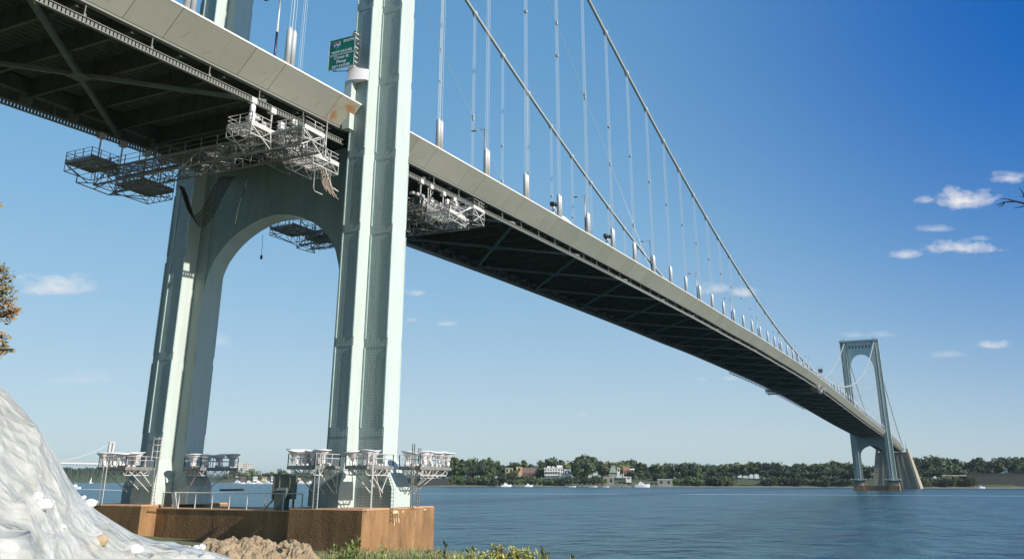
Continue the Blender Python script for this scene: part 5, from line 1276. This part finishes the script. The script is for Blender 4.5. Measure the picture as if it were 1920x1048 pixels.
# ---------------------------------------------------------------- tree at the left edge, bare branch at the right edge
T=thing('maple_tree','autumn tinted leafy tree reaching into the left edge of the view','tree',at(-260,17))
o=Vector(T.location); T.location.z=gh(o.x,o.y); o=Vector(T.location)
mb=MB(); mb.tube([Vector((0,0,0)),Vector((.1,.1,3)),Vector((0,.2,6.5)),Vector((.2,.1,10))],[.28,.22,.15,.04],10); tips=[]
r=random.Random(8)
def P3(px,py,D): return at2(px,py,D)-o
limbs=[((0,.1,4.3),(P3(-60,560,17)),(P3(-5,590,17)),(P3(28,585,16.8))),((0,.1,3.3),(P3(-80,650,16.8)),(P3(-10,655,16.6)),(P3(25,655,16.5))),((0,.2,5.5),(P3(-70,520,17)),(P3(-20,510,17)),(P3(8,505,17))),((0,.2,6),(P3(-120,380,17.4)),(P3(-60,400,17.2)),(P3(-14,388,17)))]
for l in limbs: mb.tube([Vector(l[0])]+[Vector(q) for q in l[1:]],[.10,.06,.03,.012],6)
mb.obj('trunk',M_bark,T)
lf=MB()
def leaves(c,rad,n):
    for i in range(n):
        d=Vector((r.gauss(0,1),r.gauss(0,1),r.gauss(0,1))).normalized()*rad*r.random()**.5; q=c+d; e=Vector((r.gauss(0,1),r.gauss(0,1),r.gauss(0,1))).normalized(); s=r.uniform(.028,.055); w=e.orthogonal().normalized()*s*.8
        lf.poly([q-e*s,q-w*.7,q+e*s,q+w*.7])
for px,py,rad,n in ((3,503,.10,40),(12,518,.14,70),(0,535,.2,110),(14,545,.14,70),(-6,562,.24,150),(16,570,.15,90),(30,583,.09,34),(4,588,.2,130),(20,594,.11,50),(-30,580,.3,200),(-40,540,.3,170),(1,630,.11,30),(10,637,.09,26),(8,650,.11,36),(0,660,.10,26),(22,656,.05,12),(-30,650,.25,80),(2,386,.06,6),(-40,400,.35,160),(-75,500,.5,500),(-110,560,.6,600),(-170,450,.7,600),(-100,640,.45,300)):
    leaves(P3(px,py,17),rad,n)
for k in range(12): leaves(P3(r.uniform(-420,-190),r.uniform(60,600),17.5),.8,240)
lf.obj('crown',M_leafn,T)
T=thing('bare_tree','bare dark tree outside the view whose thin leafless branch tips enter at the right edge','tree',at(2280,15)); o=Vector(T.location); T.location.z=gh(o.x,o.y)-.1; o=Vector(T.location)
mb=MB(); mb.tube([Vector((0,0,0)),Vector((0,0,3.2)),Vector((.1,.1,7))],[.2,.15,.05],8); mb.obj('trunk',M_bark,T)
mb=MB()
def Q(px,py): return P3(px,py,14.6)
OB=1
mb.tube([Vector((0,0,4.2)),Q(2120,440),Q(2000,400),Q(1930,384),Q(1905,378),Q(1884,379),Q(1868,385)],[.09,.05,.03,.018,.012,.009,.005],5)
for a,b,c in ((Q(1905,378),Q(1890,374),Q(1874,372)),(Q(1930,384),Q(1915,388),Q(1902,390)),(Q(1925,382),Q(1918,362),Q(1911,352)),(Q(1884,379),Q(1880,385),Q(1872,388)),(Q(1940,386),Q(1925,372),Q(1914,368)),(Q(2000,400),Q(1960,360),Q(1930,340))): mb.tube([a,b,c],[.01,.008,.004],4)
mb.obj('branch',M_bark,T)
rb=random.Random(31)
for k in range(9):
    mb=MB(); z0=3+.45*k; a=rb.uniform(-1.2,2.2); e=Vector((math.cos(a),math.sin(a),.7)); p0=Vector((0,0,z0)); p1=p0+e*.9; p2=p1+e*.8+Vector((0,0,.3))
    if (p2+o-CAM).normalized().dot(rt)<.62: continue
    mb.tube([p0,p1,p2],[.05,.03,.008],5); mb.tube([p1,p1+Vector((e.y,-e.x,.5))*.6],[.018,.004],4); mb.obj('branch',M_bark,T)

# ---------------------------------------------------------------- thin haze over the river
hm=bpy.data.materials.new('haze_air'); hm.use_nodes=True; hn=hm.node_tree
for n_ in list(hn.nodes):
    if n_.type=='BSDF_PRINCIPLED': hn.nodes.remove(n_)
pv=hn.nodes.new('ShaderNodeVolumePrincipled'); pv.inputs['Color'].default_value=(.74,.9,.96,1); pv.inputs['Density'].default_value=.00004; pv.inputs['Anisotropy'].default_value=.2
hn.links.new(pv.outputs[0],[n_ for n_ in hn.nodes if n_.type=='OUTPUT_MATERIAL'][0].inputs['Volume'])
mb=MB(); mb.box(-9100,12100,-9100,12100,-9,160); tag(mb.obj('haze',hm),kind='stuff')
